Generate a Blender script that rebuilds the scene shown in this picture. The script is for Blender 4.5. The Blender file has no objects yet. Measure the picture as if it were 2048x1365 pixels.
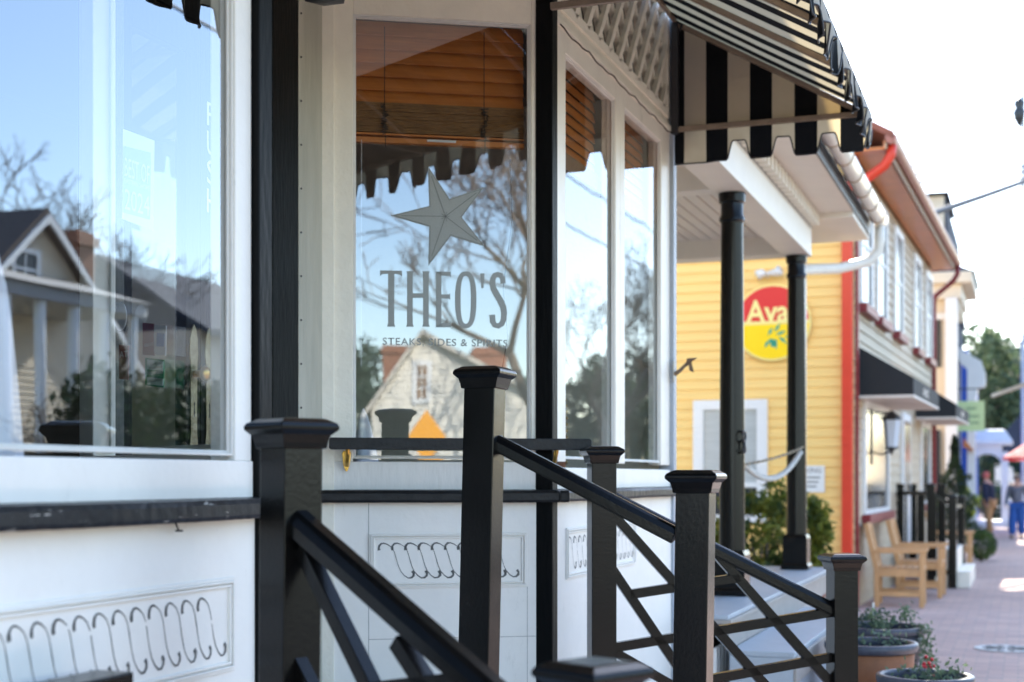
import bpy, bmesh, math, random
from mathutils import Vector, Matrix
R = math.radians
scene = bpy.context.scene
COL = scene.collection
# ------------------------------------------------------------------ camera
# world axes: x = out from the shop fronts towards the street, y = along the street, z = up
FPX, CX, HY, H = 2844.0, 1024.0, 955.0, 1.45
CS, CC = 0.3396, 0.9406
CAM = Vector((1.8366, 0.663, H))
cd = bpy.data.cameras.new("camera"); cam = bpy.data.objects.new("camera", cd); COL.objects.link(cam)
cam.location = CAM; cam.rotation_euler = (R(90), 0, math.atan2(CS, CC))
cd.lens = 50; cd.sensor_width = 36; cd.shift_y = 272.5 / 2048
cd.clip_start = 0.05; cd.clip_end = 1500
cd.dof.use_dof = True; cd.dof.focus_distance = 4.8; cd.dof.aperture_fstop = 2.5; cd.dof.aperture_blades = 9
scene.camera = cam
# ------------------------------------------------------------------ sky, sun, exposure
SUN_EL, SUN_AZ = 38.0, -11.5      # azimuth measured from +y towards +x
w = bpy.data.worlds.new("World"); scene.world = w; w.use_nodes = True
nt = w.node_tree; bg = nt.nodes["Background"]
sky = nt.nodes.new("ShaderNodeTexSky"); sky.sky_type = 'NISHITA'; sky.sun_disc = False
sky.sun_elevation = R(SUN_EL); sky.sun_rotation = R(SUN_AZ); sky.dust_density = .6; sky.air_density = 1.0; sky.ozone_density = 1.0
nt.links.new(sky.outputs[0], bg.inputs[0]); bg.inputs[1].default_value = 0.13
sd = bpy.data.lights.new("sun", 'SUN'); sd.energy = 3.4; sd.angle = R(0.5); sd.color = (1, .93, .80)
sun = bpy.data.objects.new("sun", sd); COL.objects.link(sun)
tosun = Vector((math.sin(R(SUN_AZ)) * math.cos(R(SUN_EL)), math.cos(R(SUN_AZ)) * math.cos(R(SUN_EL)), math.sin(R(SUN_EL))))
sun.rotation_euler = tosun.to_track_quat('Z', 'Y').to_euler(); sun.location = (0, 0, 30)
scene.view_settings.view_transform = 'Standard'; scene.view_settings.look = 'None'
scene.view_settings.exposure = 2.32; scene.view_settings.gamma = 1
scene.cycles.max_bounces = 10; scene.cycles.transparent_max_bounces = 16; scene.cycles.glossy_bounces = 5
scene.cycles.caustics_reflective = False; scene.cycles.caustics_refractive = False
scene.cycles.sample_clamp_indirect = 8

# ------------------------------------------------------------------ projection helpers (survey of the photograph)
def c2w(X, Y, z): return Vector(((X + 1.9526) * CC - Y * CS, (X + 1.9526) * CS + Y * CC, z))
def cw(px, py, Y): return c2w((px - CX) / FPX * Y, Y, H + (HY - py) / FPX * Y)
def hit(px, py, p0, n):
    d = cw(px, py, 1.0) - CAM
    k = (Vector((p0[0], p0[1], 0)) - Vector((CAM.x, CAM.y, 0))).dot(Vector((n[0], n[1], 0))) / (d.x * n[0] + d.y * n[1])
    return CAM + d * k
def onx(px, py, x=0.0): return hit(px, py, (x, 0), (1, 0))
def ony(px, py, y): return hit(px, py, (0, y), (0, 1))

# ------------------------------------------------------------------ mesh builder
def frame(o, u):
    """local (u, d, z) -> world; d points to the side that faces out"""
    u = Vector((u[0], u[1], 0)).normalized(); n = Vector((u.y, -u.x, 0))
    return Matrix(((u.x, n.x, 0, o[0]), (u.y, n.y, 0, o[1]), (0, 0, 1, o[2] if len(o) > 2 else 0), (0, 0, 0, 1)))
I4 = Matrix.Identity(4)
class MB:
    def __init__(s, M=I4): s.v = []; s.f = []; s.M = M
    def add(s, vs, fs, M=None):
        M = s.M if M is None else M
        b = len(s.v); s.v += [M @ Vector(p) for p in vs]; s.f += [[b + i for i in f] for f in fs]; return s
    def box(s, x0, x1, y0, y1, z0, z1, M=None):
        return s.add([(x0,y0,z0),(x1,y0,z0),(x1,y1,z0),(x0,y1,z0),(x0,y0,z1),(x1,y0,z1),(x1,y1,z1),(x0,y1,z1)],
                     [(0,1,2,3),(7,6,5,4),(0,4,5,1),(1,5,6,2),(2,6,7,3),(3,7,4,0)], M)
    def prism(s, poly, a0, a1, axis='y', M=None):
        """poly in the two other axes, extruded along axis"""
        n = len(poly)
        def P(p, t): return (t, p[0], p[1]) if axis == 'x' else ((p[0], t, p[1]) if axis == 'y' else (p[0], p[1], t))
        return s.add([P(p, a0) for p in poly] + [P(p, a1) for p in poly],
                     [tuple(range(n)), tuple(range(2*n-1, n-1, -1))] + [(i, (i+1) % n, n+(i+1) % n, n+i) for i in range(n)], M)
    def bar(s, p0, p1, wd, ht, up=(0,0,1), M=None, cap=0):
        p0 = Vector(p0); p1 = Vector(p1); d = (p1-p0).normalized(); up = Vector(up)
        side = d.cross(up).normalized(); u2 = side.cross(d).normalized()
        q = [side*a*wd/2 + u2*b*ht/2 for a, b in ((-1,-1),(1,-1),(1,1),(-1,1))]
        return s.add([p0+k for k in q] + [p1+k for k in q], [(3,2,1,0),(4,5,6,7),(0,1,5,4),(1,2,6,5),(2,3,7,6),(3,0,4,7)], M)
    def tube(s, pts, rad, n=8, M=None, closed=False):
        pts = [Vector(p) for p in pts]; m = len(pts)
        rr = rad if isinstance(rad, (list, tuple)) else [rad]*m
        vs = []; fs = []; ref = None
        for i, p in enumerate(pts):
            d = (pts[min(i+1, m-1)] - pts[max(i-1, 0)])
            d = d.normalized() if d.length > 1e-9 else Vector((0,0,1))
            if ref is None: ref = Vector((0,0,1)) if abs(d.z) < .9 else Vector((1,0,0))
            a = d.cross(ref).normalized(); b = a.cross(d).normalized(); ref = b
            for k in range(n):
                t = 2*math.pi*k/n; vs.append(p + (a*math.cos(t) + b*math.sin(t))*rr[i])
        for i in range(m-1):
            for k in range(n): fs.append((i*n+k, i*n+(k+1) % n, (i+1)*n+(k+1) % n, (i+1)*n+k))
        fs.append(tuple(range(n))); fs.append(tuple(range((m-1)*n, m*n)))
        return s.add(vs, fs, M)
    def lathe(s, prof, c=(0,0,0), n=24, M=None):
        vs = []; fs = []; m = len(prof)
        for r, z in prof:
            for k in range(n):
                t = 2*math.pi*k/n; vs.append((c[0]+r*math.cos(t), c[1]+r*math.sin(t), c[2]+z))
        for i in range(m-1):
            for k in range(n): fs.append((i*n+k, i*n+(k+1) % n, (i+1)*n+(k+1) % n, (i+1)*n+k))
        fs.append(tuple(range(n))); fs.append(tuple(range((m-1)*n, m*n)))
        return s.add(vs, fs, M)
    def sqlathe(s, prof, c, ang=0, M=None):
        Mz = (s.M if M is None else M) @ Matrix.Translation(c) @ Matrix.Rotation(ang, 4, 'Z')
        vs = []; fs = []
        for r, z in prof: vs += [(-r,-r,z),(r,-r,z),(r,r,z),(-r,r,z)]
        for i in range(len(prof)-1):
            for k in range(4): fs.append((i*4+k, i*4+(k+1) % 4, i*4+4+(k+1) % 4, i*4+4+k))
        fs.append((3,2,1,0)); q = (len(prof)-1)*4; fs.append((q,q+1,q+2,q+3))
        return s.add(vs, fs, Mz)
    def quads(s, L):  # list of 4-point lists
        for q in L: s.add(q, [tuple(range(len(q)))])
        return s
    def build(s, name, m, parent=None, bevel=0, smooth=False, recalc=True, seg=2):
        me = bpy.data.meshes.new(name); me.from_pydata([tuple(p) for p in s.v], [], s.f); me.update()
        if recalc:
            bm = bmesh.new(); bm.from_mesh(me); bmesh.ops.recalc_face_normals(bm, faces=bm.faces); bm.to_mesh(me); bm.free()
        o = bpy.data.objects.new(name, me); COL.objects.link(o); me.materials.append(m)
        if smooth:
            for p in me.polygons: p.use_smooth = True
        if bevel:
            b = o.modifiers.new("bevel", 'BEVEL'); b.width = bevel; b.segments = seg; b.limit_method = 'ANGLE'; b.angle_limit = R(35)
            for p in me.polygons: p.use_smooth = False
        if parent is not None: attach(o, parent)
        return o
def wm(o):
    """world matrix of an object built here (empties carry location / z-rotation only)"""
    m = Matrix.Translation(o.location) @ o.rotation_euler.to_matrix().to_4x4()
    return m if o.parent is None else wm(o.parent) @ o.matrix_parent_inverse @ m
def attach(o, p): o.parent = p; o.matrix_parent_inverse = wm(p).inverted()
def tag(o, label=None, cat=None, group=None, kind=None):
    if label: o["label"] = label
    if cat: o["category"] = cat
    if group: o["group"] = group
    if kind: o["kind"] = kind
    return o
def empty(name, loc, label, cat, group=None):
    o = bpy.data.objects.new(name, None); COL.objects.link(o); o.location = loc; o.empty_display_size = .2
    return tag(o, label, cat, group)
def copy_tree(o, parent=None):
    c = o.copy(); COL.objects.link(c)
    if parent is not None: c.parent = parent
    for ch in [k for k in bpy.data.objects if k.parent == o]: copy_tree(ch, c)
    return c

# ------------------------------------------------------------------ materials
def mat(name, col, rough=.6, var=.0, vscale=4, bump=0, bscale=40, spec=.5, metal=0, col2=None, grime=0, coat=0, stretch=None):
    m = bpy.data.materials.new(name); m.use_nodes = True; N = m.node_tree.nodes; L = m.node_tree.links
    b = N["Principled BSDF"]; b.inputs["Base Color"].default_value = (*col, 1); b.inputs["Roughness"].default_value = rough
    b.inputs["Metallic"].default_value = metal; b.inputs["Specular IOR Level"].default_value = spec
    b.inputs["Coat Weight"].default_value = coat; b.inputs["Coat Roughness"].default_value = .15
    tc = N.new("ShaderNodeTexCoord"); src = tc.outputs["Object"]
    if stretch:
        mp = N.new("ShaderNodeMapping"); mp.inputs["Scale"].default_value = stretch; L.new(src, mp.inputs[0]); src = mp.outputs[0]
    out = None
    if var or col2:
        n = N.new("ShaderNodeTexNoise"); n.inputs["Scale"].default_value = vscale; n.inputs["Detail"].default_value = 6; n.inputs["Roughness"].default_value = .65
        L.new(src, n.inputs["Vector"])
        r = N.new("ShaderNodeValToRGB"); r.color_ramp.elements[0].position = .32; r.color_ramp.elements[1].position = .68
        c2 = col2 if col2 else tuple(max(0, c*(1-var)) for c in col)
        r.color_ramp.elements[0].color = (*c2, 1); r.color_ramp.elements[1].color = (*col, 1)
        L.new(n.outputs["Fac"], r.inputs[0]); out = r.outputs[0]
    if grime:
        n = N.new("ShaderNodeTexNoise"); n.inputs["Scale"].default_value = 9; n.inputs["Detail"].default_value = 9; n.inputs["Roughness"].default_value = .8
        mp = N.new("ShaderNodeMapping"); mp.inputs["Scale"].default_value = (1, 1, .35); L.new(tc.outputs["Object"], mp.inputs[0]); L.new(mp.outputs[0], n.inputs["Vector"])
        r = N.new("ShaderNodeValToRGB"); r.color_ramp.elements[0].position = .60; r.color_ramp.elements[1].position = .78
        r.color_ramp.elements[0].color = (0,0,0,1); r.color_ramp.elements[1].color = (grime,)*3 + (1,)
        L.new(n.outputs["Fac"], r.inputs[0])
        mx = N.new("ShaderNodeMixRGB"); mx.inputs[2].default_value = (.16, .15, .13, 1); mx.inputs[1].default_value = (*col, 1)
        L.new(r.outputs[0], mx.inputs[0])
        if out: L.new(out, mx.inputs[1])
        out = mx.outputs[0]
    if out: L.new(out, b.inputs["Base Color"])
    if bump:
        n = N.new("ShaderNodeTexNoise"); n.inputs["Scale"].default_value = bscale; n.inputs["Detail"].default_value = 5
        L.new(src, n.inputs["Vector"])
        bp = N.new("ShaderNodeBump"); bp.inputs["Strength"].default_value = bump; bp.inputs["Distance"].default_value = .01
        L.new(n.outputs["Fac"], bp.inputs["Height"]); L.new(bp.outputs[0], b.inputs["Normal"])
    return m
def nodes(m): return m.node_tree.nodes, m.node_tree.links, m.node_tree.nodes["Principled BSDF"]

white = mat("white_paint", (.87,.84,.78), .45, .06, 5, .12, 40, grime=.40)
white2 = mat("old_white_paint", (.77,.75,.70), .5, .10, 6, .3, 45, grime=.6, stretch=(1,1,.25))
cream = mat("cream_paint", (.86,.81,.69), .5, .10, 5, .3, 50, grime=.4)
warmw = mat("warm_white_paint", (.87,.83,.74), .45, .1, 5, .2, 45, grime=.5)
greige = mat("weathered_greige_paint", (.50,.48,.40), .6, .3, 7, .9, 30, col2=(.36,.35,.29), stretch=(1,1,.12))
putty = mat("cracked_putty", (.55,.52,.46), .7, .5, 25, 1.0, 60, col2=(.20,.18,.15), grime=.8)
black = mat("black_vinyl", (.0035,.0035,.0035), .24, .2, 30, .06, 90, spec=.27, grime=.10)
blackp = mat("black_timber_paint", (.003,.0035,.004), .5, .3, 12, .3, 60, spec=.12, stretch=(1,1,.2))
blackw = mat("weathered_black_timber", (.014,.014,.014), .45, .5, 14, .3, 50, spec=.3, col2=(.005,.005,.006))
peel = mat("peeling_black_sill", (.012,.013,.016), .4, .4, 12, .2, 40, spec=.35)
def peelify(m, amt):
    N, L, b = nodes(m); tc = N.new("ShaderNodeTexCoord")
    mp = N.new("ShaderNodeMapping"); mp.inputs["Scale"].default_value = (6, 1.6, 8); L.new(tc.outputs["Object"], mp.inputs[0])
    n = N.new("ShaderNodeTexNoise"); n.inputs["Scale"].default_value = 7; n.inputs["Detail"].default_value = 8; n.inputs["Roughness"].default_value = .7
    L.new(mp.outputs[0], n.inputs["Vector"])
    r = N.new("ShaderNodeValToRGB"); r.color_ramp.elements[0].position = amt; r.color_ramp.elements[1].position = amt+.03
    L.new(n.outputs["Fac"], r.inputs[0]); mx = N.new("ShaderNodeMixRGB"); mx.inputs[2].default_value = (.55,.52,.47,1)
    src = b.inputs["Base Color"].links[0].from_socket; L.new(src, mx.inputs[1]); L.new(r.outputs[0], mx.inputs[0]); L.new(mx.outputs[0], b.inputs["Base Color"])
peelify(peel, .62)
brass = mat("brass", (.70,.42,.10), .3, .3, 30, .1, metal=1)
oldbrass = mat("tarnished_brass", (.45,.38,.26), .38, .5, 30, .3, 80, metal=1)
darkmetal = mat("dark_metal", (.03,.03,.035), .4, .2, 20)
groove = mat("dark_scroll_paint", (.045,.045,.045), .6, .4, 60, col2=(.16,.16,.15))
decal = mat("frosted_grey_decal", (.35,.37,.35), .7, .15, 300, spec=.2)
decald = mat("decal_line", (.12,.13,.13), .7, spec=.2)
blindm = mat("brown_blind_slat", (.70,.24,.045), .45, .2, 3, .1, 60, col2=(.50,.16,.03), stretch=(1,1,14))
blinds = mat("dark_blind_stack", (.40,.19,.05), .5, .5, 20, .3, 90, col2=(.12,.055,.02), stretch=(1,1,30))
stringm = mat("dark_cord", (.05,.035,.025), .8)
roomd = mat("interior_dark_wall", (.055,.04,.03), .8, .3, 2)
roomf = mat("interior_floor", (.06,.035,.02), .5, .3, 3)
leather = mat("brown_leather", (.34,.12,.05), .4, .3, 9, .3, 60)
nail = mat("nailhead_brass", (.5,.36,.14), .3, metal=1)
linen = mat("white_linen", (.78,.78,.86), .8, .08, 10, .2, 30)
yellow = mat("yellow_clapboard", (.98,.65,.22), .6, .10, 2, .15, 30, stretch=(.35,.35,9), grime=.12)
beige = mat("beige_clapboard", (.54,.43,.30), .6, .12, 2, .15, 30, stretch=(.35,.35,8), grime=.12)
red = mat("red_metal_paint", (.72,.05,.02), .4, .1, 6)
maroon = mat("maroon_paint", (.22,.02,.025), .5, .1, 6)
copper = mat("copper_brown_soffit", (.66,.19,.04), .3, .2, 5, .1, 20, spec=.6)
rust = mat("red_brown_shingles", (.34,.11,.07), .7, .3, 9, .5, 30)
tan = mat("tan_gutter", (.50,.36,.24), .4, .1, 5)
gutw = mat("white_gutter", (.80,.76,.68), .35, .08, 5, .1, 20)
porchw = mat("porch_white_paint", (.82,.76,.66), .5, .06, 3, .1, 30)
boardb = mat("beadboard_ceiling", (.72,.66,.57), .5, .05, 3)
floorg = mat("grey_porch_floor", (.42,.47,.52), .5, .12, 8, .15, 40)
fascia = mat("grey_beige_fascia", (.36,.33,.30), .6, .15, 8, .1, 40)
frameg = mat("brown_grey_awning_tube", (.30,.23,.17), .45, .3, 20, .1)
teak = mat("teak_wood", (.66,.36,.16), .5, .25, 6, .2, 30, stretch=(1,1,.3))
terracotta = mat("terracotta", (.28,.11,.045), .7, .3, 6, .3, 30)
bluepot = mat("dark_slate_pot", (.06,.07,.10), .4, .4, 12, .3, 40)
soil = mat("potting_soil", (.05,.03,.02), .9, .4, 30, .8, 60)
glassd = mat("dark_window_glass", (.03,.035,.045), .12, spec=.3)
winwhite = mat("window_white", (.80,.80,.80), .4, .05, 4)
slate = mat("dark_slate_roof", (.035,.045,.075), .85, .4, 6, .4, 30)
housew = mat("white_house_siding", (.80,.75,.66), .6, .08, 2)
housec = mat("cream_house_paint", (.74,.64,.50), .6, .08, 2)
bluep = mat("bright_blue_paint", (.02,.10,.52), .4, .1, 3)
brickm = mat("chimney_brick", (.34,.15,.09), .8, .4, 12, .4, 30)
signgreen = mat("pale_green_sign_board", (.42,.55,.30), .6, .1, 6)
signink = mat("sign_dark_green_ink", (.10,.18,.12), .7)
orangem = mat("yellow_orange_sign_face", (.90,.38,.01), .45)
barkm = mat("bare_bark", (.22,.17,.13), .9, .4, 9, .4, 20)
skin = mat("skin", (.55,.30,.22), .6)
hairg = mat("grey_brown_hair", (.16,.13,.11), .8)
navy = mat("navy_cloth", (.015,.02,.05), .8)
tanc = mat("tan_trousers_cloth", (.42,.24,.11), .8)
bluec = mat("blue_denim_cloth", (.02,.09,.34), .8)
greyc = mat("grey_knit_cloth", (.14,.15,.19), .9)
asphalt = mat("asphalt", (.06,.06,.062), .9, .2, 2, .4, 60)
concrete = mat("concrete", (.36,.35,.33), .85, .15, 3, .2, 40)
poolem = mat("utility_pole_grey", (.16,.15,.15), .9)
wirem = mat("wire_black", (.03,.035,.05), .6)
pickm = mat("white_picket_paint", (.78,.77,.75), .5)
redsign = mat("notice_white", (.80,.79,.76), .6)
ink = mat("ink_grey", (.12,.12,.12), .7)

def leafmat(name, c1, c2, trans=.3):
    m = bpy.data.materials.new(name); m.use_nodes = True; N, L, b = nodes(m)
    tc = N.new("ShaderNodeTexCoord"); n = N.new("ShaderNodeTexNoise"); n.inputs["Scale"].default_value = 5; n.inputs["Detail"].default_value = 3
    L.new(tc.outputs["Object"], n.inputs["Vector"]); r = N.new("ShaderNodeValToRGB")
    r.color_ramp.elements[0].color = (*c1, 1); r.color_ramp.elements[1].color = (*c2, 1); r.color_ramp.elements[0].position = .38; r.color_ramp.elements[1].position = .62
    L.new(n.outputs["Fac"], r.inputs[0]); L.new(r.outputs[0], b.inputs["Base Color"]); b.inputs["Roughness"].default_value = .65
    t = N.new("ShaderNodeBsdfTranslucent"); L.new(r.outputs[0], t.inputs[0]); mx = N.new("ShaderNodeMixShader"); mx.inputs[0].default_value = trans
    L.new(b.outputs[0], mx.inputs[1]); L.new(t.outputs[0], mx.inputs[2]); L.new(mx.outputs[0], N["Material Output"].inputs[0]); return m
leaf_ever = leafmat("evergreen_leaf", (.012,.035,.022), (.05,.09,.045))
leaf_bush = leafmat("shrub_leaf", (.03,.06,.01), (.22,.24,.03), .4)
leaf_dark = leafmat("dark_conifer_leaf", (.008,.022,.008), (.03,.06,.015), .2)
leaf_gray = leafmat("grey_green_leaf", (.06,.10,.07), (.16,.22,.12))
berry = mat("red_berry", (.5,.01,.02), .3)

def glassmat(name, base, edge, tint=(.9,.95,1), wav=.0):
    m = bpy.data.materials.new(name); m.use_nodes = True; N = m.node_tree.nodes; L = m.node_tree.links; N.clear()
    o = N.new("ShaderNodeOutputMaterial"); t = N.new("ShaderNodeBsdfTransparent"); g = N.new("ShaderNodeBsdfGlossy"); mx = N.new("ShaderNodeMixShader")
    t.inputs[0].default_value = (.93,.95,.94,1); g.inputs[0].default_value = (*tint, 1); g.inputs["Roughness"].default_value = 0.0
    lw = N.new("ShaderNodeLayerWeight"); lw.inputs[0].default_value = .5
    p = N.new("ShaderNodeMath"); p.operation = 'POWER'; p.inputs[1].default_value = 3; L.new(lw.outputs["Facing"], p.inputs[0])
    a = N.new("ShaderNodeMath"); a.operation = 'MULTIPLY_ADD'; a.inputs[1].default_value = edge; a.inputs[2].default_value = base; L.new(p.outputs[0], a.inputs[0])
    L.new(a.outputs[0], mx.inputs[0]); L.new(t.outputs[0], mx.inputs[1]); L.new(g.outputs[0], mx.inputs[2]); L.new(mx.outputs[0], o.inputs[0])
    if wav:
        tc = N.new("ShaderNodeTexCoord"); n = N.new("ShaderNodeTexNoise"); n.inputs["Scale"].default_value = 2.2; n.inputs["Detail"].default_value = 1
        mp = N.new("ShaderNodeMapping"); mp.inputs["Scale"].default_value = (1, 1, .45); L.new(tc.outputs["Object"], mp.inputs[0]); L.new(mp.outputs[0], n.inputs["Vector"])
        b = N.new("ShaderNodeBump"); b.inputs["Strength"].default_value = 1; b.inputs["Distance"].default_value = wav
        L.new(n.outputs["Fac"], b.inputs["Height"]); L.new(b.outputs[0], g.inputs["Normal"])
    return m
shopglass = glassmat("shop_window_glass", .25, .06, (.86,.93,1), .0006)
starglass = glassmat("star_window_glass", .20, .4, (.92,.96,1), .0006)
innerglass = glassmat("entrance_glass", .09, .5, (.9,.95,1), .0008)

def stripemat(name, axis, cdark, clight, period=.24, phase=0, trans=.32):
    m = bpy.data.materials.new(name); m.use_nodes = True; N, L, b = nodes(m)
    tc = N.new("ShaderNodeTexCoord"); sp = N.new("ShaderNodeSeparateXYZ"); L.new(tc.outputs["Object"], sp.inputs[0])
    a = N.new("ShaderNodeMath"); a.operation = 'MULTIPLY_ADD'; a.inputs[1].default_value = 1/period; a.inputs[2].default_value = phase; L.new(sp.outputs[axis], a.inputs[0])
    f = N.new("ShaderNodeMath"); f.operation = 'FRACT'; L.new(a.outputs[0], f.inputs[0])
    g = N.new("ShaderNodeMath"); g.operation = 'GREATER_THAN'; g.inputs[1].default_value = .5; L.new(f.outputs[0], g.inputs[0])
    n = N.new("ShaderNodeTexNoise"); n.inputs["Scale"].default_value = 14; n.inputs["Detail"].default_value = 6; L.new(tc.outputs["Object"], n.inputs["Vector"])
    r = N.new("ShaderNodeValToRGB"); r.color_ramp.elements[0].color = tuple(c*.8 for c in clight) + (1,); r.color_ramp.elements[1].color = (*clight, 1); L.new(n.outputs["Fac"], r.inputs[0])
    mx = N.new("ShaderNodeMixRGB"); mx.inputs[1].default_value = (*cdark, 1); L.new(r.outputs[0], mx.inputs[2]); L.new(g.outputs[0], mx.inputs[0])
    L.new(mx.outputs[0], b.inputs["Base Color"]); b.inputs["Roughness"].default_value = .8; b.inputs["Specular IOR Level"].default_value = .2
    hs = N.new("ShaderNodeMixRGB"); hs.inputs[1].default_value = (*cdark, 1); hs.inputs[2].default_value = (.95, .78, .48, 1); L.new(g.outputs[0], hs.inputs[0])
    t = N.new("ShaderNodeBsdfTranslucent"); L.new(hs.outputs[0], t.inputs[0]); ms = N.new("ShaderNodeMixShader"); ms.inputs[0].default_value = trans
    L.new(b.outputs[0], ms.inputs[1]); L.new(t.outputs[0], ms.inputs[2]); L.new(ms.outputs[0], N["Material Output"].inputs[0])
    w2 = N.new("ShaderNodeTexNoise"); w2.inputs["Scale"].default_value = 7; L.new(tc.outputs["Object"], w2.inputs["Vector"])
    bp = N.new("ShaderNodeBump"); bp.inputs["Strength"].default_value = .4; bp.inputs["Distance"].default_value = .03; L.new(w2.outputs["Fac"], bp.inputs["Height"]); L.new(bp.outputs[0], b.inputs["Normal"])
    return m
AW_D, AW_L = (.006,.007,.009), (.50,.46,.41)
def brickmat(name, c1, c2, cm, bw, rh, ms=.006, axis=None, scale=1):
    m = bpy.data.materials.new(name); m.use_nodes = True; N, L, b = nodes(m)
    tc = N.new("ShaderNodeTexCoord"); src = tc.outputs["Object"]
    mp = N.new("ShaderNodeMapping"); L.new(src, mp.inputs[0])
    if axis == 'wallx': mp.inputs["Rotation"].default_value = (R(90), 0, 0)      # x,z
    if axis == 'wally': mp.inputs["Rotation"].default_value = (R(90), 0, R(90))
    t = N.new("ShaderNodeTexBrick"); L.new(mp.outputs[0], t.inputs["Vector"])
    t.inputs["Color1"].default_value = (*c1,1); t.inputs["Color2"].default_value = (*c2,1); t.inputs["Mortar"].default_value = (*cm,1)
    t.inputs["Scale"].default_value = scale; t.inputs["Brick Width"].default_value = bw; t.inputs["Row Height"].default_value = rh; t.inputs["Mortar Size"].default_value = ms
    n = N.new("ShaderNodeTexNoise"); n.inputs["Scale"].default_value = 1.3; n.inputs["Detail"].default_value = 6; L.new(src, n.inputs["Vector"])
    r = N.new("ShaderNodeValToRGB"); r.color_ramp.elements[0].color = (.6,.6,.62,1); r.color_ramp.elements[1].color = (1,1,1,1); L.new(n.outputs["Fac"], r.inputs[0])
    mx = N.new("ShaderNodeMixRGB"); mx.blend_type = 'MULTIPLY'; mx.inputs[0].default_value = 1; L.new(t.outputs[0], mx.inputs[1]); L.new(r.outputs[0], mx.inputs[2])
    L.new(mx.outputs[0], b.inputs["Base Color"]); b.inputs["Roughness"].default_value = .85; b.inputs["Specular IOR Level"].default_value = .15
    bp = N.new("ShaderNodeBump"); bp.inputs["Strength"].default_value = .6; bp.inputs["Distance"].default_value = .004; bp.invert = True
    L.new(t.outputs["Fac"], bp.inputs["Height"]); L.new(bp.outputs[0], b.inputs["Normal"])
    return m
paving = brickmat("brick_paving", (.70,.48,.40), (.55,.40,.36), (.42,.38,.34), .21, .105, .005)
pierbrick = brickmat("red_brick", (.36,.11,.07), (.26,.09,.06), (.4,.37,.33), .21, .075, .008, 'wallx')

# ------------------------------------------------------------------ setting
def sheet(name, x0, x1, y0, y1, z, m):
    o = MB().quads([[(x0,y0,z),(x1,y0,z),(x1,y1,z),(x0,y1,z)]]).build(name, m, recalc=False); return tag(o, kind='structure')
grass = mat("ground_lawn", (.09,.10,.05), .95, .3, .6, .5, 20)
sheet("ground", -300, 300, -200, 500, -.13, grass)
o = MB().box(-8, 3.2, -60, 120, -.15, 0).build("pavement", paving); tag(o, kind='structure')
o = MB().box(3.2, 3.35, -60, 120, -.15, .004).build("kerb", concrete, bevel=.01); tag(o, kind='structure')
sheet("road", 3.35, 11.0, -60, 120, -.125, asphalt)
o = MB().box(11.15, 14.5, -60, 120, -.15, 0).box(11.0, 11.15, -60, 120, -.15, .004).build("far_pavement", concrete); tag(o, kind='structure')

# ------------------------------------------------------------------ the corner shop
shop = empty("restaurant_building", (-1, 4, 0), "white painted shopfront with big panes, black trim and a recessed corner entrance", "building")
c1, c2 = (0, 3.86), (0, 6.24); E1, E2 = (-.82, 4.34), (-.82, 5.76)
ML = frame((0, 0, 0), (0, 1))                       # street plane, u = y, d = +x
M2 = frame(E2, (c2[0]-E2[0], c2[1]-E2[1]))          # angled side of the entrance that faces the camera
M1 = frame(c1, (E1[0]-c1[0], E1[1]-c1[1]))          # the opposite angled side
MD = frame((-.82, 0, 0), (0, 1))                    # door plane
n2 = (M2[0][1], M2[1][1])
def u2(px, py=955):
    p = hit(px, py, E2, n2); q = M2.inverted() @ p; return q.x
def p2(px, py, d=0):
    p0 = (E2[0] + n2[0]*d, E2[1] + n2[1]*d); return M2.inverted() @ hit(px, py, p0, n2)
def yf(px, x=-.03): return onx(px, 955, x).y
L2 = .950
SZ0, SZ1 = 1.348, 1.398    # sill
GB, GT = 1.503, 3.27
def shopwall(M, u0, u1, nm, ends=True):
    MB(M).box(u0, u1, -.10, 0, 0, SZ0-.001).build("lower_wall", white, shop)
def strips(M, u0, u1, zs, parent=shop, m=white):
    """bottom rail, top rail between u0..u1"""
    MB(M).box(u0, u1, -.08, -.004, SZ1, GB-.012).build("bottom_rail", m, parent, .003)
def sill(M, u0, u1, m, d=.055, name="sill"):
    b = MB(M)
    # worn timber: many short lengths with slightly uneven edge
    random.seed(int(u1*100)); n = max(3, int((u1-u0)/.02)); vs = []; fs = []
    for i in range(n+1):
        u = u0 + (u1-u0)*i/n; j = .0012*math.sin(u*9)+random.uniform(-.0008, .0008); k = .001*math.sin(u*5+1)+random.uniform(-.0006, .0006)
        vs += [(u, -.03, SZ0), (u, d-.006+j, SZ0+k), (u, d+j, SZ0+.010+k), (u, d+j, SZ1-.014+j), (u, d-.010, SZ1-.002+k), (u, -.03, SZ1+.004)]
    for i in range(n):
        for q in range(6): fs.append((i*6+q, i*6+(q+1) % 6, i*6+6+(q+1) % 6, i*6+6+q))
    fs.append(tuple(range(6))); fs.append(tuple(range(n*6, n*6+6)))
    b.add(vs, fs); return b.build(name, m, shop)
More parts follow.
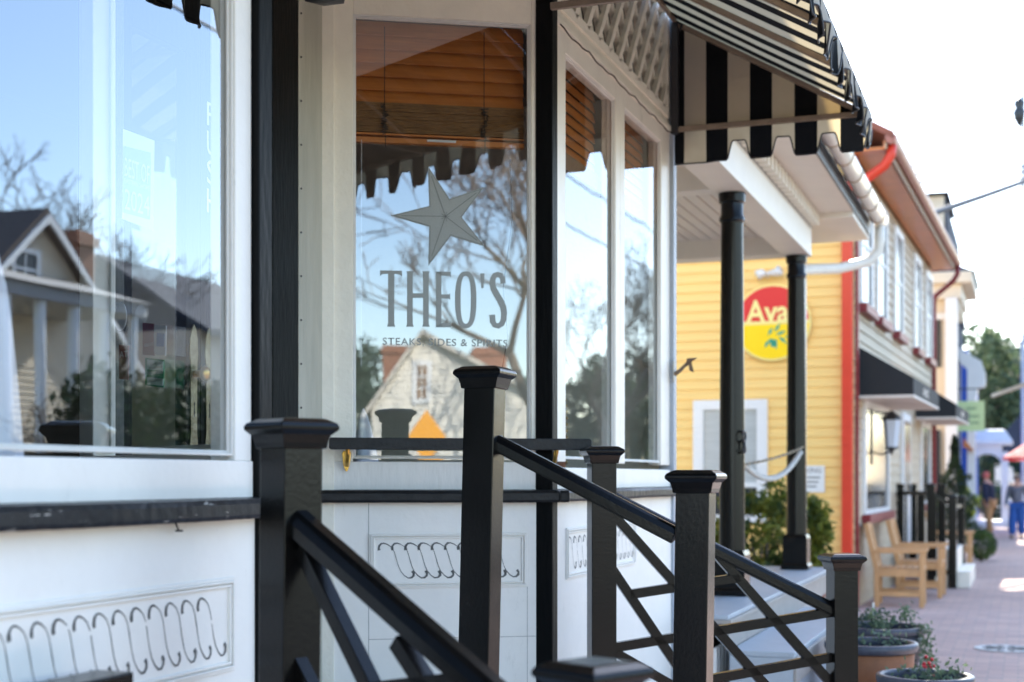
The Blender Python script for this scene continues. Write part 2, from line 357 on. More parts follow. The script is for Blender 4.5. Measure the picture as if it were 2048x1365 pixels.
def pane_frame(M, u0, u1, z0, z1, gm, w0=.06, d=-.02, nm="window", sm=white, top=.10, beads=True, wl=.06):
    """stiles+rails round a pane u0..u1, z0..z1 ; returns frame object"""
    f = MB(M).box(u0-wl, u0, -.08, d+.012, z0-.012, z1+top).box(u1, u1+w0, -.08, d+.012, z0-.012, z1+top).box(u0, u1, -.08, d+.012, z1, z1+top)
    fo = f.build("window", sm, shop, .003)
    g = MB(M).quads([[(u0-.002, -.030, z0-.004), (u1+.002, -.030, z0-.004), (u1+.002, -.030, z1+.004), (u0-.002, -.030, z1+.004)]]).build("pane", gm, fo)
    if beads:
        b = MB(M)
        for k, (t, dd) in enumerate(((.007, -.014), (.006, -.022))):
            s0 = 0 if k == 0 else .007
            b.box(u0+s0, u0+s0+t, -.0295, dd, z0+s0, z1-s0).box(u1-s0-t, u1-s0, -.0295, dd, z0+s0, z1-s0)
            b.box(u0+s0+t, u1-s0-t, -.0295, dd, z0+s0, z0+s0+t).box(u0+s0+t, u1-s0-t, -.0295, dd, z1-s0-t, z1-s0)
        b.build("glazing_bead", white2, fo, .0015, seg=1)
    return fo

# scroll relief panel
SC = [(-.5,.30),(-.515,.36),(-.50,.43),(-.44,.49),(-.36,.50),(-.26,.47),(-.14,.40),(-.05,.27),(.0,.12),(.04,-.02),(.09,-.17),(.16,-.31),(.27,-.43),(.38,-.50),(.48,-.49),(.545,-.43),(.55,-.36),(.50,-.30)]
def ribbon(b, pts, wds, d):
    vs = []; n = len(pts)
    for i, p in enumerate(pts):
        a = pts[max(0, i-1)]; c = pts[min(n-1, i+1)]; t = Vector((c[0]-a[0], c[1]-a[1])); t.normalize(); q = Vector((-t.y, t.x))*wds[i]/2
        vs += [(p[0]+q.x, d, p[1]+q.y), (p[0]-q.x, d, p[1]-q.y)]
    b.add(vs, [(2*i, 2*i+1, 2*i+3, 2*i+2) for i in range(n-1)])
def carved(M, u0, u1, z0, z1, nsc, m=white, wf=.032, narrow=.155, wk=1.0):
    o = MB(M)
    def ring(a, w_, d0, d1):
        o.box(u0+a, u1-a, d0, d1, z1-a-w_, z1-a).box(u0+a, u1-a, d0, d1, z0+a, z0+a+w_)
        o.box(u0+a, u0+a+w_, d0, d1, z0+a+w_, z1-a-w_).box(u1-a-w_, u1-a, d0, d1, z0+a+w_, z1-a-w_)
    ring(0, .008, -.01, .007); ring(.008, .006, -.01, .012); ring(.017, .007, -.01, .008)
    p = o.build("carved_panel", m, shop, .0015, seg=1)
    g = MB(M); iu0, iu1 = u0+wf, u1-wf; hz = (z1-z0-2*wf); zc = (z0+z1)/2; sp = (iu1-iu0-narrow)/(nsc-1) if nsc > 1 else 0
    for i in range(nsc):
        cu = iu0 + narrow/2 + i*sp; random.seed(i*7+int(u1*50))
        pts = []; wd = []
        q = SC if nsc < 9 else SC
        for k, (a, c) in enumerate(q):
            pts.append((cu + a*narrow*.86, zc + c*hz*.88)); t = k/(len(q)-1)
            e_ = min(k, len(q)-1-k); wd.append(wk*(.0100, .0095, .0080, .0062, .0046, .0032, .0024, .0022, .0024)[e_]*random.uniform(.9, 1.45))
        # occasional worn gap
        cut = random.choice([0, 0, 1])
        if cut: k = random.randint(6, 9); ribbon(g, pts[:k], wd[:k], .0012); pts2 = [tuple(Vector(pts[k-1]).lerp(Vector(pts[k]), .45))] + pts[k:]; ribbon(g, pts2, [wd[k]]+wd[k:], .0012)
        else: ribbon(g, pts, wd, .0012)
    g.build("scroll_carving", groove, p, recalc=False)
    return p

# --- left street window
shopwall(ML, -1.2, 3.83, "l")
strips(ML, -1.2, 3.83, 0)
sill(ML, -1.2, 3.85, peel, .06)
lu = yf(450)+.012
pane_frame(ML, .95, lu, GB, GT, shopglass, 3.828-lu)
pane_frame(ML, -.95, .83, GB, GT, shopglass, .058)
MB(ML).box(-1.2, -1.015, -.08, -.01, GB-.01, GT+.1).build("end_board", white, shop)
yb = onx(470, 1157).y
carved(ML, 2.0, 3.725, .975, 1.205, 24, narrow=.135, wk=.9)
# --- corner posts
MB(ML).box(3.832, 3.90, -.068, .012, 0, 3.42).build("corner_post", blackp, shop, .004)
MB(ML).box(6.205, 6.275, -.062, .012, 0, 3.44).build("corner_post", blackp, shop, .004)
# --- far street window (receding)
shopwall(ML, 6.275, 8.33, "f"); strips(ML, 6.275, 8.33, 0); sill(ML, 6.20, 8.345, blackw, .05)
ya, yc, yd, ye = yf(1123)-.01, yf(1221)+.012, yf(1242)-.01, yf(1313)+.012
pane_frame(ML, max(ya,6.29), yc, GB+.025, GT-.01, shopglass, (yd-yc)/2, wl=max(ya,6.29)-6.276, sm=warmw)
pane_frame(ML, yd, ye, GB+.025, GT-.01, shopglass, 8.33-ye, wl=(yd-yc)/2, sm=warmw)
MB(ML).box(8.332, 8.40, -.07, .015, 0, 4.4).build("corner_board", mat("blue_grey_board", (.36,.40,.46), .45, .1, 6), shop, .004)
carved(ML, 6.42, 7.55, 1.015, 1.235, 14, narrow=.12)
# --- lattice frieze above the far window
lz0, lz1 = 3.42, 4.02
MB(ML).box(6.275, 8.33, -.09, -.03, GT+.09, 3.345).box(6.275, 8.33, -.09, .012, 3.345, 3.372).box(6.275, 8.33, -.09, -.008, 3.372, lz0).build("transom_trim", cream, shop, .003)
def lattice(ua, ub):
    fr = MB(ML).box(ua, ub, -.06, .0, lz0, lz0+.05).box(ua, ub, -.06, .0, lz1-.05, lz1).box(ua, ua+.05, -.06, .0, lz0+.05, lz1-.05).box(ub-.05, ub, -.06, .0, lz0+.05, lz1-.05).build("lattice_panel", cream, shop, .002)
    s = MB(ML); s2 = MB(ML); x0, x1, z0, z1 = ua+.04, ub-.04, lz0+.04, lz1-.04
    def clip(px, pz, dx, dz):
        ts = []
        for k, lim in ((0, (x0, x1)), (1, (z0, z1))):
            p = (px, pz)[k]; d = (dx, dz)[k]; t = sorted(((lim[0]-p)/d, (lim[1]-p)/d)); ts.append(t)
        a = max(ts[0][0], ts[1][0]); b = min(ts[0][1], ts[1][1]); return (a, b) if b-a > .02 else None
    st = .176
    k = x0 - .8
    while k < x1 + .8:
        for sg, mb, d in ((1, s, -.012), (-1, s2, -.036)):
            c = clip(k, z0, sg*.8, 1.0)
            if c: mb.bar((k+sg*.8*c[0], d, z0+c[0]), (k+sg*.8*c[1], d, z0+c[1]), .034, .024, up=(0, 1, 0))
        k += st
    s.v += s2.v[:0]
    s.build("lattice", cream, fr); s2.build("lattice", cream, fr)
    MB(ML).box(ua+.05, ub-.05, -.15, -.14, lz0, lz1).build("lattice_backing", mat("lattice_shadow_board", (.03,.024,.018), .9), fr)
lattice(6.28, 8.30)
MB(ML).box(-1.2, 3.83, -.09, -.02, GT+.10, 4.05).build("transom_board", cream, shop)
cordm = MB(ML); pts = []
for i in range(40):
    t = i/39; pts.append((6.30+t*2.02, .016, 3.335 - .012*abs(math.sin(t*math.pi*5)) + .004*math.sin(i*1.7)))
cordm.tube(pts, .0035, 5); cordm.build("wire", stringm, shop, smooth=True)
# --- angled entrance side facing the camera, with the star
gl, gr = p2(709, 955, -.03).x-.008, p2(1055, 955, -.03).x+.010
zb2, zt2 = 1.525, 3.318
MB(M2).box(-.02, L2-.055, -.10, 0, 0, SZ0-.001).build("lower_wall", white, shop)
MB(M2).box(-.02, L2-.055, -.08, -.004, SZ1, zb2-.012).build("bottom_rail", white2, shop, .003)
sill(M2, .0, L2+.06, blackw, .055)
starwin = pane_frame(M2, gl, gr, zb2, zt2, starglass, L2-.055-gr, top=.12, sm=cream, wl=gl+.02)
up0, up1 = u2(737), u2(1054)
carved(M2, up0, up1, 1.0, 1.225, 9, narrow=.155)
sm_ = MB(M2).box(up0-.001, up0+.0015, -.001, .0008, 0, 1.345).box(up1, up1+.002, -.001, .0008, 0, 1.0).box(up0, L2-.06, -.001, .0009, .795, .797)
sm_.build("board_joint", mat("joint_shadow", (.30,.29,.27), .8), shop)
# pilaster at the inner end
MB(M2).box(-.02, .055, -.06, .010, .45, 3.5).build("door_pilaster", cream, shop, .003)
MB(MD).box(5.56, 5.755, -.05, .012, .45, 3.5).build("door_pilaster", greige, shop, .003)
for k in range(16): MB(MD).lathe([(.004,0),(.004,.004)], (0,0,0), 8, MD @ Matrix.Translation((5.575, .012, .7+k*.17)) @ Matrix.Rotation(R(-90), 4, 'X')).build("nail_head", darkmetal, shop)
# --- opposite angled side
L1 = .95
MB(M1).box(0.03, L1, -.10, 0, 0, SZ0-.001).build("lower_wall", white, shop)
MB(M1).box(0.03, L1, -.08, -.004, SZ1, zb2-.012).build("bottom_rail", white, shop, .003)
sill(M1, 0, L1, blackp, .045)
pane_frame(M1, .10, L1-.10, zb2, zt2, innerglass, .10, top=.12, wl=.07)
# --- doors
for a0, a1, hs in ((4.40, 4.878, 1), (4.884, 5.36, -1)):
    d = MB(MD).box(a0, a0+.085, -.045, 0, .46, 3.0).box(a1-.085, a1, -.045, 0, .46, 3.0).box(a0+.085, a1-.085, -.045, 0, 2.88, 3.0).box(a0+.085, a1-.085, -.045, 0, 1.42, 1.52).box(a0+.085, a1-.085, -.045, 0, .46, .72).box(a0+.085, a1-.085, -.035, -.012, .72, 1.42)
    do = d.build("entrance_door", blackp, shop, .003)
    MB(MD).quads([[(a0+.085,-.02,1.52),(a1-.085,-.02,1.52),(a1-.085,-.02,2.88),(a0+.085,-.02,2.88)]]).build("door_glass", innerglass, do)
    cu = a1-.045 if hs == 1 else a0+.045
    sil = [(-.016,-.16),(-.020,-.12),(-.010,-.19),(0,-.235),(.010,-.19),(.020,-.12),(.016,-.16)]
    poly = [(-.010,-.20),(0,-.245),(.010,-.20),(.024,-.16),(.018,-.12),(.020,.12),(.026,.15),(.022,.20),(.012,.235),(0,.25),(-.012,.235),(-.022,.20),(-.026,.15),(-.020,.12),(-.018,-.12),(-.024,-.16)]
    e = MB(MD).prism([(cu+p[0], 1.72+p[1]) for p in poly], .001, .006, 'y'); e.build("escutcheon", oldbrass, do, .0015)
    MB(MD).tube([(cu, .006, 1.80), (cu, .045, 1.80)], .012, 10).lathe([(.001,-.012),(.022,-.01),(.028,0),(.02,.012),(.001,.015)], (0,0,0), 14, MD @ Matrix.Translation((cu, .05, 1.80)) @ Matrix.Rotation(R(-90), 4, 'X')).build("door_knob", brass, do, smooth=True)
    MB(MD).prism([(cu-.003,1.655),(cu+.003,1.655),(cu+.0015,1.69),(cu+.004,1.70),(cu,1.706),(cu-.004,1.70),(cu-.0015,1.69)], .006, .0068, 'y').build("keyhole", darkmetal, do)
MB(MD).box(4.34, 4.398, -.06, .01, .45, 3.42).box(5.362, 5.56, -.06, .01, .45, 3.42).box(4.398, 5.362, -.06, .0, 3.005, 3.42).build("door_frame", blackp, shop, .003)
MB().prism([(0,3.86),(0,6.24),(-.82,5.80),(-.82,4.30)], 3.42, 3.46, 'z').build("entrance_ceiling", cream, shop)
# building mass, roof and interior
MB().box(-6, -.12, -1.2, 8.33, 4.06, 4.2).box(-6.1, -5.98, -1.2, 8.40, 0, 5.9).box(-6, -.0, -1.32, -1.205, 0, 5.9).box(-5.98, -.075, 8.34, 8.395, 0, 5.9).build("wall", cream, shop)
MB().box(-.12, .0, -1.2, 8.40, 4.06, 6.5).build("upper_wall", white, shop)
MB().box(-6.2, .12, -1.4, 8.5, 5.9, 6.02).build("roof", slate, shop)
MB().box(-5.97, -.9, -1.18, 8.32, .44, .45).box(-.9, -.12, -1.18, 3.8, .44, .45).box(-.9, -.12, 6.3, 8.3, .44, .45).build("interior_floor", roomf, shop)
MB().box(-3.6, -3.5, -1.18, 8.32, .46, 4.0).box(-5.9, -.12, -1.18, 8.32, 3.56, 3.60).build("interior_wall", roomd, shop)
# decals on the star window : star, name, small line
def z5(x, y): return (600 + x/2.84375, 440 + y/2.84375)
def z4(x, y): return (600 + x/2.84375, y/2.84375)
def decalpoly(b, pts, d=-.027):
    q = [p2(p[0], p[1], d) for p in pts]; b.add([(k.x, d, k.z) for k in q], [tuple(range(len(q)))])
def decalstroke(b, pts, wd, d=-.0255):
    q = [p2(p[0], p[1], d) for p in pts]; ribbon(b, [(k.x, k.z) for k in q], [wd]*len(q), d)
ctr = z4(827, 1232)
tips = [z4(727,945), z4(1047,1065), z5(1052,152), z5(730,262), z4(515,1227)]
inn = [z4(850,1132), z4(920,1237), z5(858,93), z5(735,40), z4(735,1172)]
st = MB(M2)
for i in range(5):
    t = tips[i]; a = inn[i]; c = inn[i-1]
    decalpoly(st, [ctr, c, t]); decalpoly(st, [ctr, t, a])
sobj = st.build("star_decal", decal, starwin, recalc=False)
sl = MB(M2)
for i in range(5):
    t = tips[i]; e = (ctr[0] + (t[0]-ctr[0])*.80, ctr[1] + (t[1]-ctr[1])*.80); decalstroke(sl, [ctr, e], .0018)
    e2 = (ctr[0] + (inn[i][0]-ctr[0])*.25, ctr[1] + (inn[i][1]-ctr[1])*.25); decalstroke(sl, [ctr, e2], .0012)
    for j, a in ((0, inn[i]), (1, inn[i-1])):
        m_ = lambda p, f: (ctr[0] + (p[0]-ctr[0])*f, ctr[1] + (p[1]-ctr[1])*f)
        decalstroke(sl, [m_(t, .93), m_(a, .93)], .0010)
sl.build("star_ridge_line", decald, sobj, recalc=False)
tx = MB(M2)
def zp(L): decalpoly(tx, [z5(*p) for p in L])
# T
zp([(455,288),(580,290),(580,322),(566,312),(548,308),(486,307),(468,309),(455,320)]); zp([(501,307),(536,307),(536,590),(501,588)]); zp([(501,588),(536,590),(541,608),(495,607)])
# H
for x0 in (609, 700): zp([(x0,308),(x0+32,308),(x0+32,592),(x0,592)]); zp([(x0-4,292),(x0+38,293),(x0+32,308),(x0,308)]); zp([(x0,592),(x0+32,592),(x0+38,608),(x0-5,608)])
zp([(641,418),(700,418),(700,444),(641,444)])
# E
zp([(773,296),(804,296),(804,608),(773,608)]); zp([(768,294),(858,296),(858,328),(850,319),(804,317)]); zp([(804,424),(846,424),(854,418),(854,455),(846,448),(804,446)]); zp([(768,611),(804,588),(850,586),(858,578),(857,611)])
# O
def ringpoly(cx, cy, rx, ry, tx_, ty_, sup=2.6):
    n = 40
    def P(rx, ry, t):
        c, s_ = math.cos(t), math.sin(t); return (cx + rx*math.copysign(abs(c)**(2/sup), c), cy + ry*math.copysign(abs(s_)**(2/sup), s_))
    for i in range(n):
        a, b_ = 2*math.pi*i/n, 2*math.pi*(i+1)/n
        zp([P(rx, ry, a), P(rx, ry, b_), P(rx-tx_, ry-ty_, b_), P(rx-tx_, ry-ty_, a)])
ringpoly(942.5, 455, 60.5, 161, 31, 25)
zp([(1025,305),(1049,305),(1044,388),(1031,388)])
# S
S = [(1155,362),(1153,335),(1142,317),(1125,311),(1108,316),(1097,335),(1094,362),(1100,392),(1118,424),(1138,458),(1155,495),(1161,530),(1158,568),(1147,592),(1127,604),(1107,598),(1096,578),(1093,540)]
sw = [.0105,.0108,.011,.011,.011,.0115,.012,.0125,.0128,.0128,.0128,.012,.0118,.0112,.011,.011,.0112,.012]
q = [p2(*z5(*p), -.027) for p in S]; ribbon(tx, [(k.x, k.z) for k in q], [w_*2.05 for w_ in sw][:], -.027)
tx.build("name_lettering", decal, starwin, recalc=False)
def text_mesh(name, s, m, parent, M, size, at, sx=1.0, extr=.0, align='LEFT', sp=1.0, bold=0, width=None):
    """text standing in the local (u, z) plane of frame M, at (u, d, z)"""
    cu = bpy.data.curves.new(name, 'FONT'); cu.body = s; cu.size = size; cu.align_x = align; cu.extrude = extr; cu.space_character = sp; cu.offset = bold; cu.resolution_u = 3
    t = bpy.data.objects.new(name+"_tmp", cu); COL.objects.link(t)
    bpy.context.view_layer.update(); dg = bpy.context.evaluated_depsgraph_get(); me = bpy.data.meshes.new_from_object(t.evaluated_get(dg))
    bpy.data.objects.remove(t); me.name = name
    if width:
        xs = [v.co.x for v in me.vertices]; sx = width/(max(xs)-min(xs)); x0 = min(xs)
        for v in me.vertices: v.co.x -= x0
    for v in me.vertices: v.co = M @ Vector((at[0]+v.co.x*sx, at[1]+v.co.z, at[2]+v.co.y))
    o = bpy.data.objects.new(name, me); COL.objects.link(o); me.materials.clear(); me.materials.append(m); attach(o, parent); return o
a = p2(*z5(470, 714), -.027); b_ = p2(*z5(1180, 718), -.027)
text_mesh("motto_lettering", "STEAKS, SIDES & SPIRITS", decal, starwin, M2, .041, (a.x, -.027, (a.z+b_.z)/2), width=b_.x-a.x, sp=1.1, bold=.0003)
# stickers & lettering on the entrance glass seen through the left window
inner = [o for o in bpy.data.objects if o.name.startswith("window") and o.parent == shop][-1]
M1i = M1.inverted(); nn1 = (M1[0][1], M1[1][1])
def p1(px, py, d=-.06):
    p = hit(px, py, (c1[0]+nn1[0]*d, c1[1]+nn1[1]*d), nn1); q = M1i @ p; return q
def sticker(name, quad, m, label=None, d=-.06):
    q = [p1(*p, d) for p in quad]
    o = MB(M1).add([(k.x, d, k.z) for k in q] + [(k.x, d+.002, k.z) for k in q], [(0,1,2,3),(7,6,5,4),(0,4,5,1),(1,5,6,2),(2,6,7,3),(3,7,4,0)]).build(name, m, inner)
    if label: o["label"] = label
    return o
green = mat("green_sticker", (.0,.28,.12), .4); pale = mat("pale_sticker", (.55,.72,.66), .4); maroons = mat("maroon_sticker", (.20,.03,.04), .4); blues = mat("blue_card_sticker", (.08,.20,.48), .4); stw = mat("white_sticker", (.75,.76,.78), .4)
# mirrored frame so that writing reads the right way from behind the pane
M1r = M1 @ Matrix(((1,0,0,0),(0,1,0,0),(0,0,1,0),(0,0,0,1)))
def sttext(s, quad, m, d=-.064, name="sticker_text"):
    a = p1(*quad[0], d); b2 = p1(*quad[1], d)
    M = M1; w_ = b2.x - a.x
    return text_mesh(name, s, m, inner, M, abs(a.z - p1(quad[0][0], quad[0][1]-quad[2], d).z)*1.35, (a.x, d, a.z), width=w_)
sticker("green_award_sticker", [(290,716),(328,720),(327,776),(290,771)], green)
for y0, y1 in ((719,741),(754,771)): sticker("sticker_field", [(294,y0),(326,y0+4),(325,y1+1),(294,y1-2)], pale, d=-.0625)
sttext("Certificate", (295, 730, 0), green) if False else None
sttext("Certificate", [(300,732), (322,733), 6], ink); sttext("of Excellence", [(298,739), (323,740), 6], ink); sttext("2012 WINNER", [(295,751), (326,752), 7], stw); sttext("tripadvisor", [(298,765), (324,767), 7], ink)
sticker("white_card_sticker", [(308,650),(332,652),(331,712),(308,708)], stw); sticker("blue_card_field", [(313,666),(328,667),(327,694),(313,693)], blues, d=-.0625)
sticker("maroon_sticker", [(285,646),(308,648),(308,712),(285,710)], maroons); sttext("GOOD EATS", [(289,694), (306,695), 6], stw)
sticker("maroon_notice", [(238,690),(257,692),(256,760),(238,758)], maroons); sttext("AT", [(239,716),(255,716), 13], stw)
rs = MB(M1); cc = p1(242, 634); rs.lathe([(.001,0),(.04,0),(.04,.002),(.001,.002)], (0,0,0), 28, M1 @ Matrix.Translation(cc) @ Matrix.Scale(1.0, 4) @ Matrix.Rotation(R(90), 4, 'X')); rs.build("round_sticker", stw, inner)
# award sheet and PUSH lettering on the door glass
MDi = MD.inverted()
def pd(px, py, d=.004): return MDi @ onx(px, py, -.82+d)
def dq(name, quad, m, d=.004):
    q = [pd(*p, d) for p in quad]; return MB(MD).add([(k.x, d, k.z) for k in q], [(0,1,2,3)]).build(name, m, shop, recalc=False)
dq("award_sheet", [(246,258),(309,282),(306,462),(244,438)], mat("award_sheet_pale_blue", (.62,.72,.80), .6))
dq("award_sheet_panel", [(247,292),(302,306),(300,440),(246,425)], mat("award_panel_blue", (.22,.38,.55), .6), .006)
for s, y, hh in (("BEST OF", 352, 40), ("EASTERN SHORE", 366, 10), ("2024", 418, 44)):
    a = pd(249, y, .008); b2 = pd(299, y+4, .008)
    text_mesh("award_lettering", s, mat("award_ink", (.62,.72,.80), .6), shop, MD, abs(a.z-pd(249, y-hh, .008).z)*1.35, (a.x, .008, a.z), width=b2.x-a.x)
a = pd(414, 200); z0 = a.z
for i, ch in enumerate("PUSH"):
    t0 = pd(414, 250+i*58, .006); t1 = pd(432, 252+i*58, .006)
    text_mesh("push_lettering", ch, stw, shop, MD, abs(t0.z-pd(414, 200+i*58, .006).z)*1.38, (t0.x, .006, t0.z), width=t1.x-t0.x)

# ------------------------------------------------------------------ things fixed to the shop
gb = empty("guard_bar", M2 @ Vector((.4, .08, 1.58)), "black wooden guard bar on brass brackets across the star window", "guard bar")
ga, gc = p2(658, 892, .09), p2(1182, 897, .09)
MB(M2).prism([(ga.x, 1.566), (ga.x+.008, 1.560), (gc.x-.02, 1.560), (gc.x, 1.572), (gc.x, 1.600), (gc.x-.008, 1.607), (ga.x+.004, 1.607), (ga.x, 1.603)], .072, .104, 'y').build("bar", blackw, gb, .003)
for px in (693, 1106):
    k = p2(px, 915, .02)
    br = MB(M2).prism([(k.x-.018, 1.548), (k.x-.012, 1.556), (k.x+.012, 1.556), (k.x+.018, 1.548), (k.x+.013, 1.50), (k.x+.006, 1.478), (k.x, 1.472), (k.x-.006, 1.478), (k.x-.013, 1.50)], .014, .019, 'y')
    br.tube([(k.x, .018, 1.50), (k.x, .05, 1.515), (k.x, .085, 1.545), (k.x, .088, 1.562)], [.011,.009,.008,.010], 8)
    br.lathe([(.004,-.004),(.004,.003)], (0,0,0), 8, M2 @ Matrix.Translation((k.x, .021, 1.485)) @ Matrix.Rotation(R(-90), 4, 'X'))
    br.build("bracket", brass, gb, .0015)
# whale tail hook on the far corner
wk_ = onx(1349, 742, .02)
wh = empty("wall_hook", (0.016, wk_.y, wk_.z), "small weathered metal hook shaped like a whale tail on far corner board", "hook")
h_ = MB().box(.015, .020, wk_.y-.018, wk_.y+.018, wk_.z-.06, wk_.z+.055)
h_.build("back_plate", mat("galvanised", (.55,.53,.48), .5, .3, 30), wh, .002)
hz = wk_.z; hy = wk_.y
MB().tube([(.02, hy, hz-.02), (.05, hy, hz+.0), (.075, hy, hz+.025), (.095, hy, hz+.04)], [.013,.011,.009,.012], 8).add([(.085,hy,hz+.03),(.10,hy-.05,hz+.062),(.15,hy-.01,hz+.068),(.115,hy,hz+.045),(.125,hy+.02,hz-.012),(.10,hy+.015,hz+.0),(.098,hy,hz+.03),(.105,hy+.006,hz+.05)], [(0,1,2,3),(3,4,5,6),(0,3,6),(3,7,2)]).build("tail", mat("weathered_bronze", (.25,.18,.12), .5, .4, 30, metal=.4), wh)
# nail hook below left sill
k = onx(358, 1062, .03)
MB().tube([(.02, k.y, SZ0+.0), (.03, k.y, SZ0-.02), (.03, k.y, k.z)], .002, 6).tube([(.024, k.y-.006, k.z), (.036, k.y+.006, k.z)], .0025, 6).build("nail_hook", darkmetal, shop)
# lantern whose foot dips into the top of the frame
lt = cw(650, -60, 4.9)
lan = empty("entrance_lantern", lt, "black lantern hanging in the entrance, only its base showing at the top edge", "lantern")
MB().lathe([(.0,-.115),(.03,-.112),(.078,-.10),(.080,-.088),(.06,-.08)], lt, 6).lathe([(.055,.12),(.085,.12),(.02,.19),(.012,.21)], lt, 6).build("metal_frame", darkmetal, lan)
MB().lathe([(.055,-.08),(.07,.12)], lt, 6).build("lantern_glass", glassd, lan)
MB().tube([lt+Vector((0,0,.2)), Vector((lt.x, lt.y, 3.42))], .006, 6).build("hanger_rod", darkmetal, lan)

# ------------------------------------------------------------------ striped awning
AWB, AWT, AWX, AY0, AY1 = 3.35, 3.97, 1.075, -1.1, 8.33
aw = empty("striped_awning", (0, 4, 3.4), "black and cream striped canvas awning with scalloped valance over the shopfront", "awning")
st_y = stripemat("awning_stripes_top", 1, AW_D, AW_L, .24, .0, .2); st_x = stripemat("awning_stripes_side", 0, AW_D, AW_L, .24, .187, .26)
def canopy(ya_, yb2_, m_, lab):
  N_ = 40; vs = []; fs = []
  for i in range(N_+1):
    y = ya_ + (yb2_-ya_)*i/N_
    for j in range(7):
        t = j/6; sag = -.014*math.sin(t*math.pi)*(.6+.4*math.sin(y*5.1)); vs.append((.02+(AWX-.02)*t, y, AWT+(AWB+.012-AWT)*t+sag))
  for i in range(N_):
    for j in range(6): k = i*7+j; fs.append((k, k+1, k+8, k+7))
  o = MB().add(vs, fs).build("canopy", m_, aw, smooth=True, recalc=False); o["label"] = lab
canopy(5.30, AY1, st_y, "black and cream canopy cloth over the far window")
canopy(AY0, 5.299, stripemat("dimmed_awning_cloth", 1, AW_D, (.10,.07,.045), .24, .0, .0), "canopy cloth over the entrance, coloured darker to dim its reflection")  # shade put into the cloth colour, so the stripes stay faint in the star window
def scallop(t):   # 0 at the notch top, 1 on the tab
    f = (t/.24) % 1.0
    tri = abs(f-.5)*2      # 1 at f=0, 0 at f=.5
    x = min(1, max(0, (tri-.44)/.30)); return 1 - x*x*(3-2*x)
def valance(pfun, length, phase, mtr, name, wave=0.0, top=AWB, skip=0):
    n = int(length/.0075); vs = []; fs = []; edge = []; edge2 = []
    random.seed(5)
    for i in range(n+1):
        t = length*i/n; s = scallop(t+phase) if t > skip else 1; zb = -.078 - .104*s + .006*math.sin(t*3.1)
        for j in range(5):
            f = j/4; wv = wave*f*(math.sin(t*26+1.3*math.sin(t*5)) + .5*math.sin(t*61)); p = pfun(t, wv); vs.append((p[0], p[1], top + zb*f))
        edge.append(Vector(vs[-1]))
    for i in range(n):
        for j in range(4): k = i*5+j; fs.append((k, k+1, k+6, k+5))
    v = MB().add(vs, fs).build(name, mtr, aw, smooth=True, recalc=False)
    MB().tube(edge[::1], .0042, 5).build("piping", darkmetal, v, smooth=True)
valance(lambda t, w_: (.02+t, AY1 - w_, 0), AWX-.02, .125, st_x, "side_valance", .006, skip=.22)
valance(lambda t, w_: (AWX+.004+w_, AY0+t, 0), AY1-AY0, .16, st_y, "front_valance", .016)
valance(lambda t, w_: (.02+t, AY0 + w_, 0), AWX-.02, .125, st_x, "side_valance", .006, skip=.22)
for yy in (AY1, AY0):
    MB().prism([(.02, AWB), (AWX, AWB), (.02, AWT)], yy-.0008, yy+.0008, 'y').build("side_panel", st_x, aw)
for yy in (AY1-.03, 6.13, 4.0, 1.9, AY0+.03):
    MB().bar((.03, yy, AWB+.005), (AWX-.01, yy, AWB+.005), .024, .028).build("support_bar", frameg, aw, .003)
for yy in (AY1-.03, 7.45, 6.75, 6.13, 5.2, 4.0, 1.9, .5, AY0+.03):
    MB().bar((.03, yy, AWT-.03), (AWX-.015, yy, AWB-.005), .03, .026).build("rafter", frameg, aw, .003)
MB().bar((AWX-.02, AY0, AWB), (AWX-.02, AY1, AWB), .024, .024).bar((.03, AY0, AWT-.015), (.03, AY1, AWT-.015), .02, .03).build("front_tube", frameg, aw)
MB().box(.012, .05, AY1-.055, AY1-.01, AWB-.02, AWT-.03).tube([(.045, AY1-.05, AWT-.03), (.075, AY1-.05, AWT-.05), (.06, AY1-.05, AWT-.08)], .008, 6).build("wall_bracket", darkmetal, aw, .003)

# ------------------------------------------------------------------ things inside the windows
for k, (a_, b2_) in enumerate(((6.30, yc+.01), (yd-.01, ye+.03))):
    fb = empty("wooden_blind", (-.12, (a_+b2_)/2, 3.0), ["brown wooden blind half raised behind the wide far window pane", "brown wooden blind half raised behind the narrow far window pane"][k], "blind")
    z_ = 3.30
    while z_ > 2.90: MB(ML).add([(a_,-.125,z_),(b2_,-.125,z_),(b2_,-.112,z_-.052),(a_,-.112,z_-.052)], [(0,1,2,3)]).build("slat", blindm, fb, recalc=False); z_ -= .0495
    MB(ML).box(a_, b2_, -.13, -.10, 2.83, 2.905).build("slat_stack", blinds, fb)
blind = empty("wooden_blind", M2 @ Vector((.5, -.12, 3.2)), "brown wooden venetian blind half raised inside the star window", "blind")
bl, brr = gl+.004, gr-.012; bz = p2(880, 292, -.11).z
MS = M2
zz = 3.33; slz = p2(880, 212, -.11).z; ns = 0
slat = None
while zz > slz + .02:
    MB(M2).add([(bl, -.128, zz), (brr, -.128, zz), (brr, -.104, zz-.062), (bl, -.104, zz-.062), (bl, -.130, zz-.001), (brr, -.130, zz-.001), (brr, -.106, zz-.064), (bl, -.106, zz-.064)], [(0,1,2,3),(4,5,6,7),(0,1,5,4),(2,3,7,6),(0,3,7,4),(1,2,6,5)]).build("slat", blindm, blind)
    zz -= .0565
stk = MB(M2)
k = slz
while k > bz + .045: stk.box(bl, brr, -.135, -.098+random.uniform(-.003,.003), k-.0045, k); k -= .0062
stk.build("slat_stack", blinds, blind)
MB(M2).box(bl, brr, -.13, -.095, bz, bz+.022).box(bl, brr, -.132, -.090, bz+.030, bz+.038).build("bottom_rail", blindm, blind, .002)
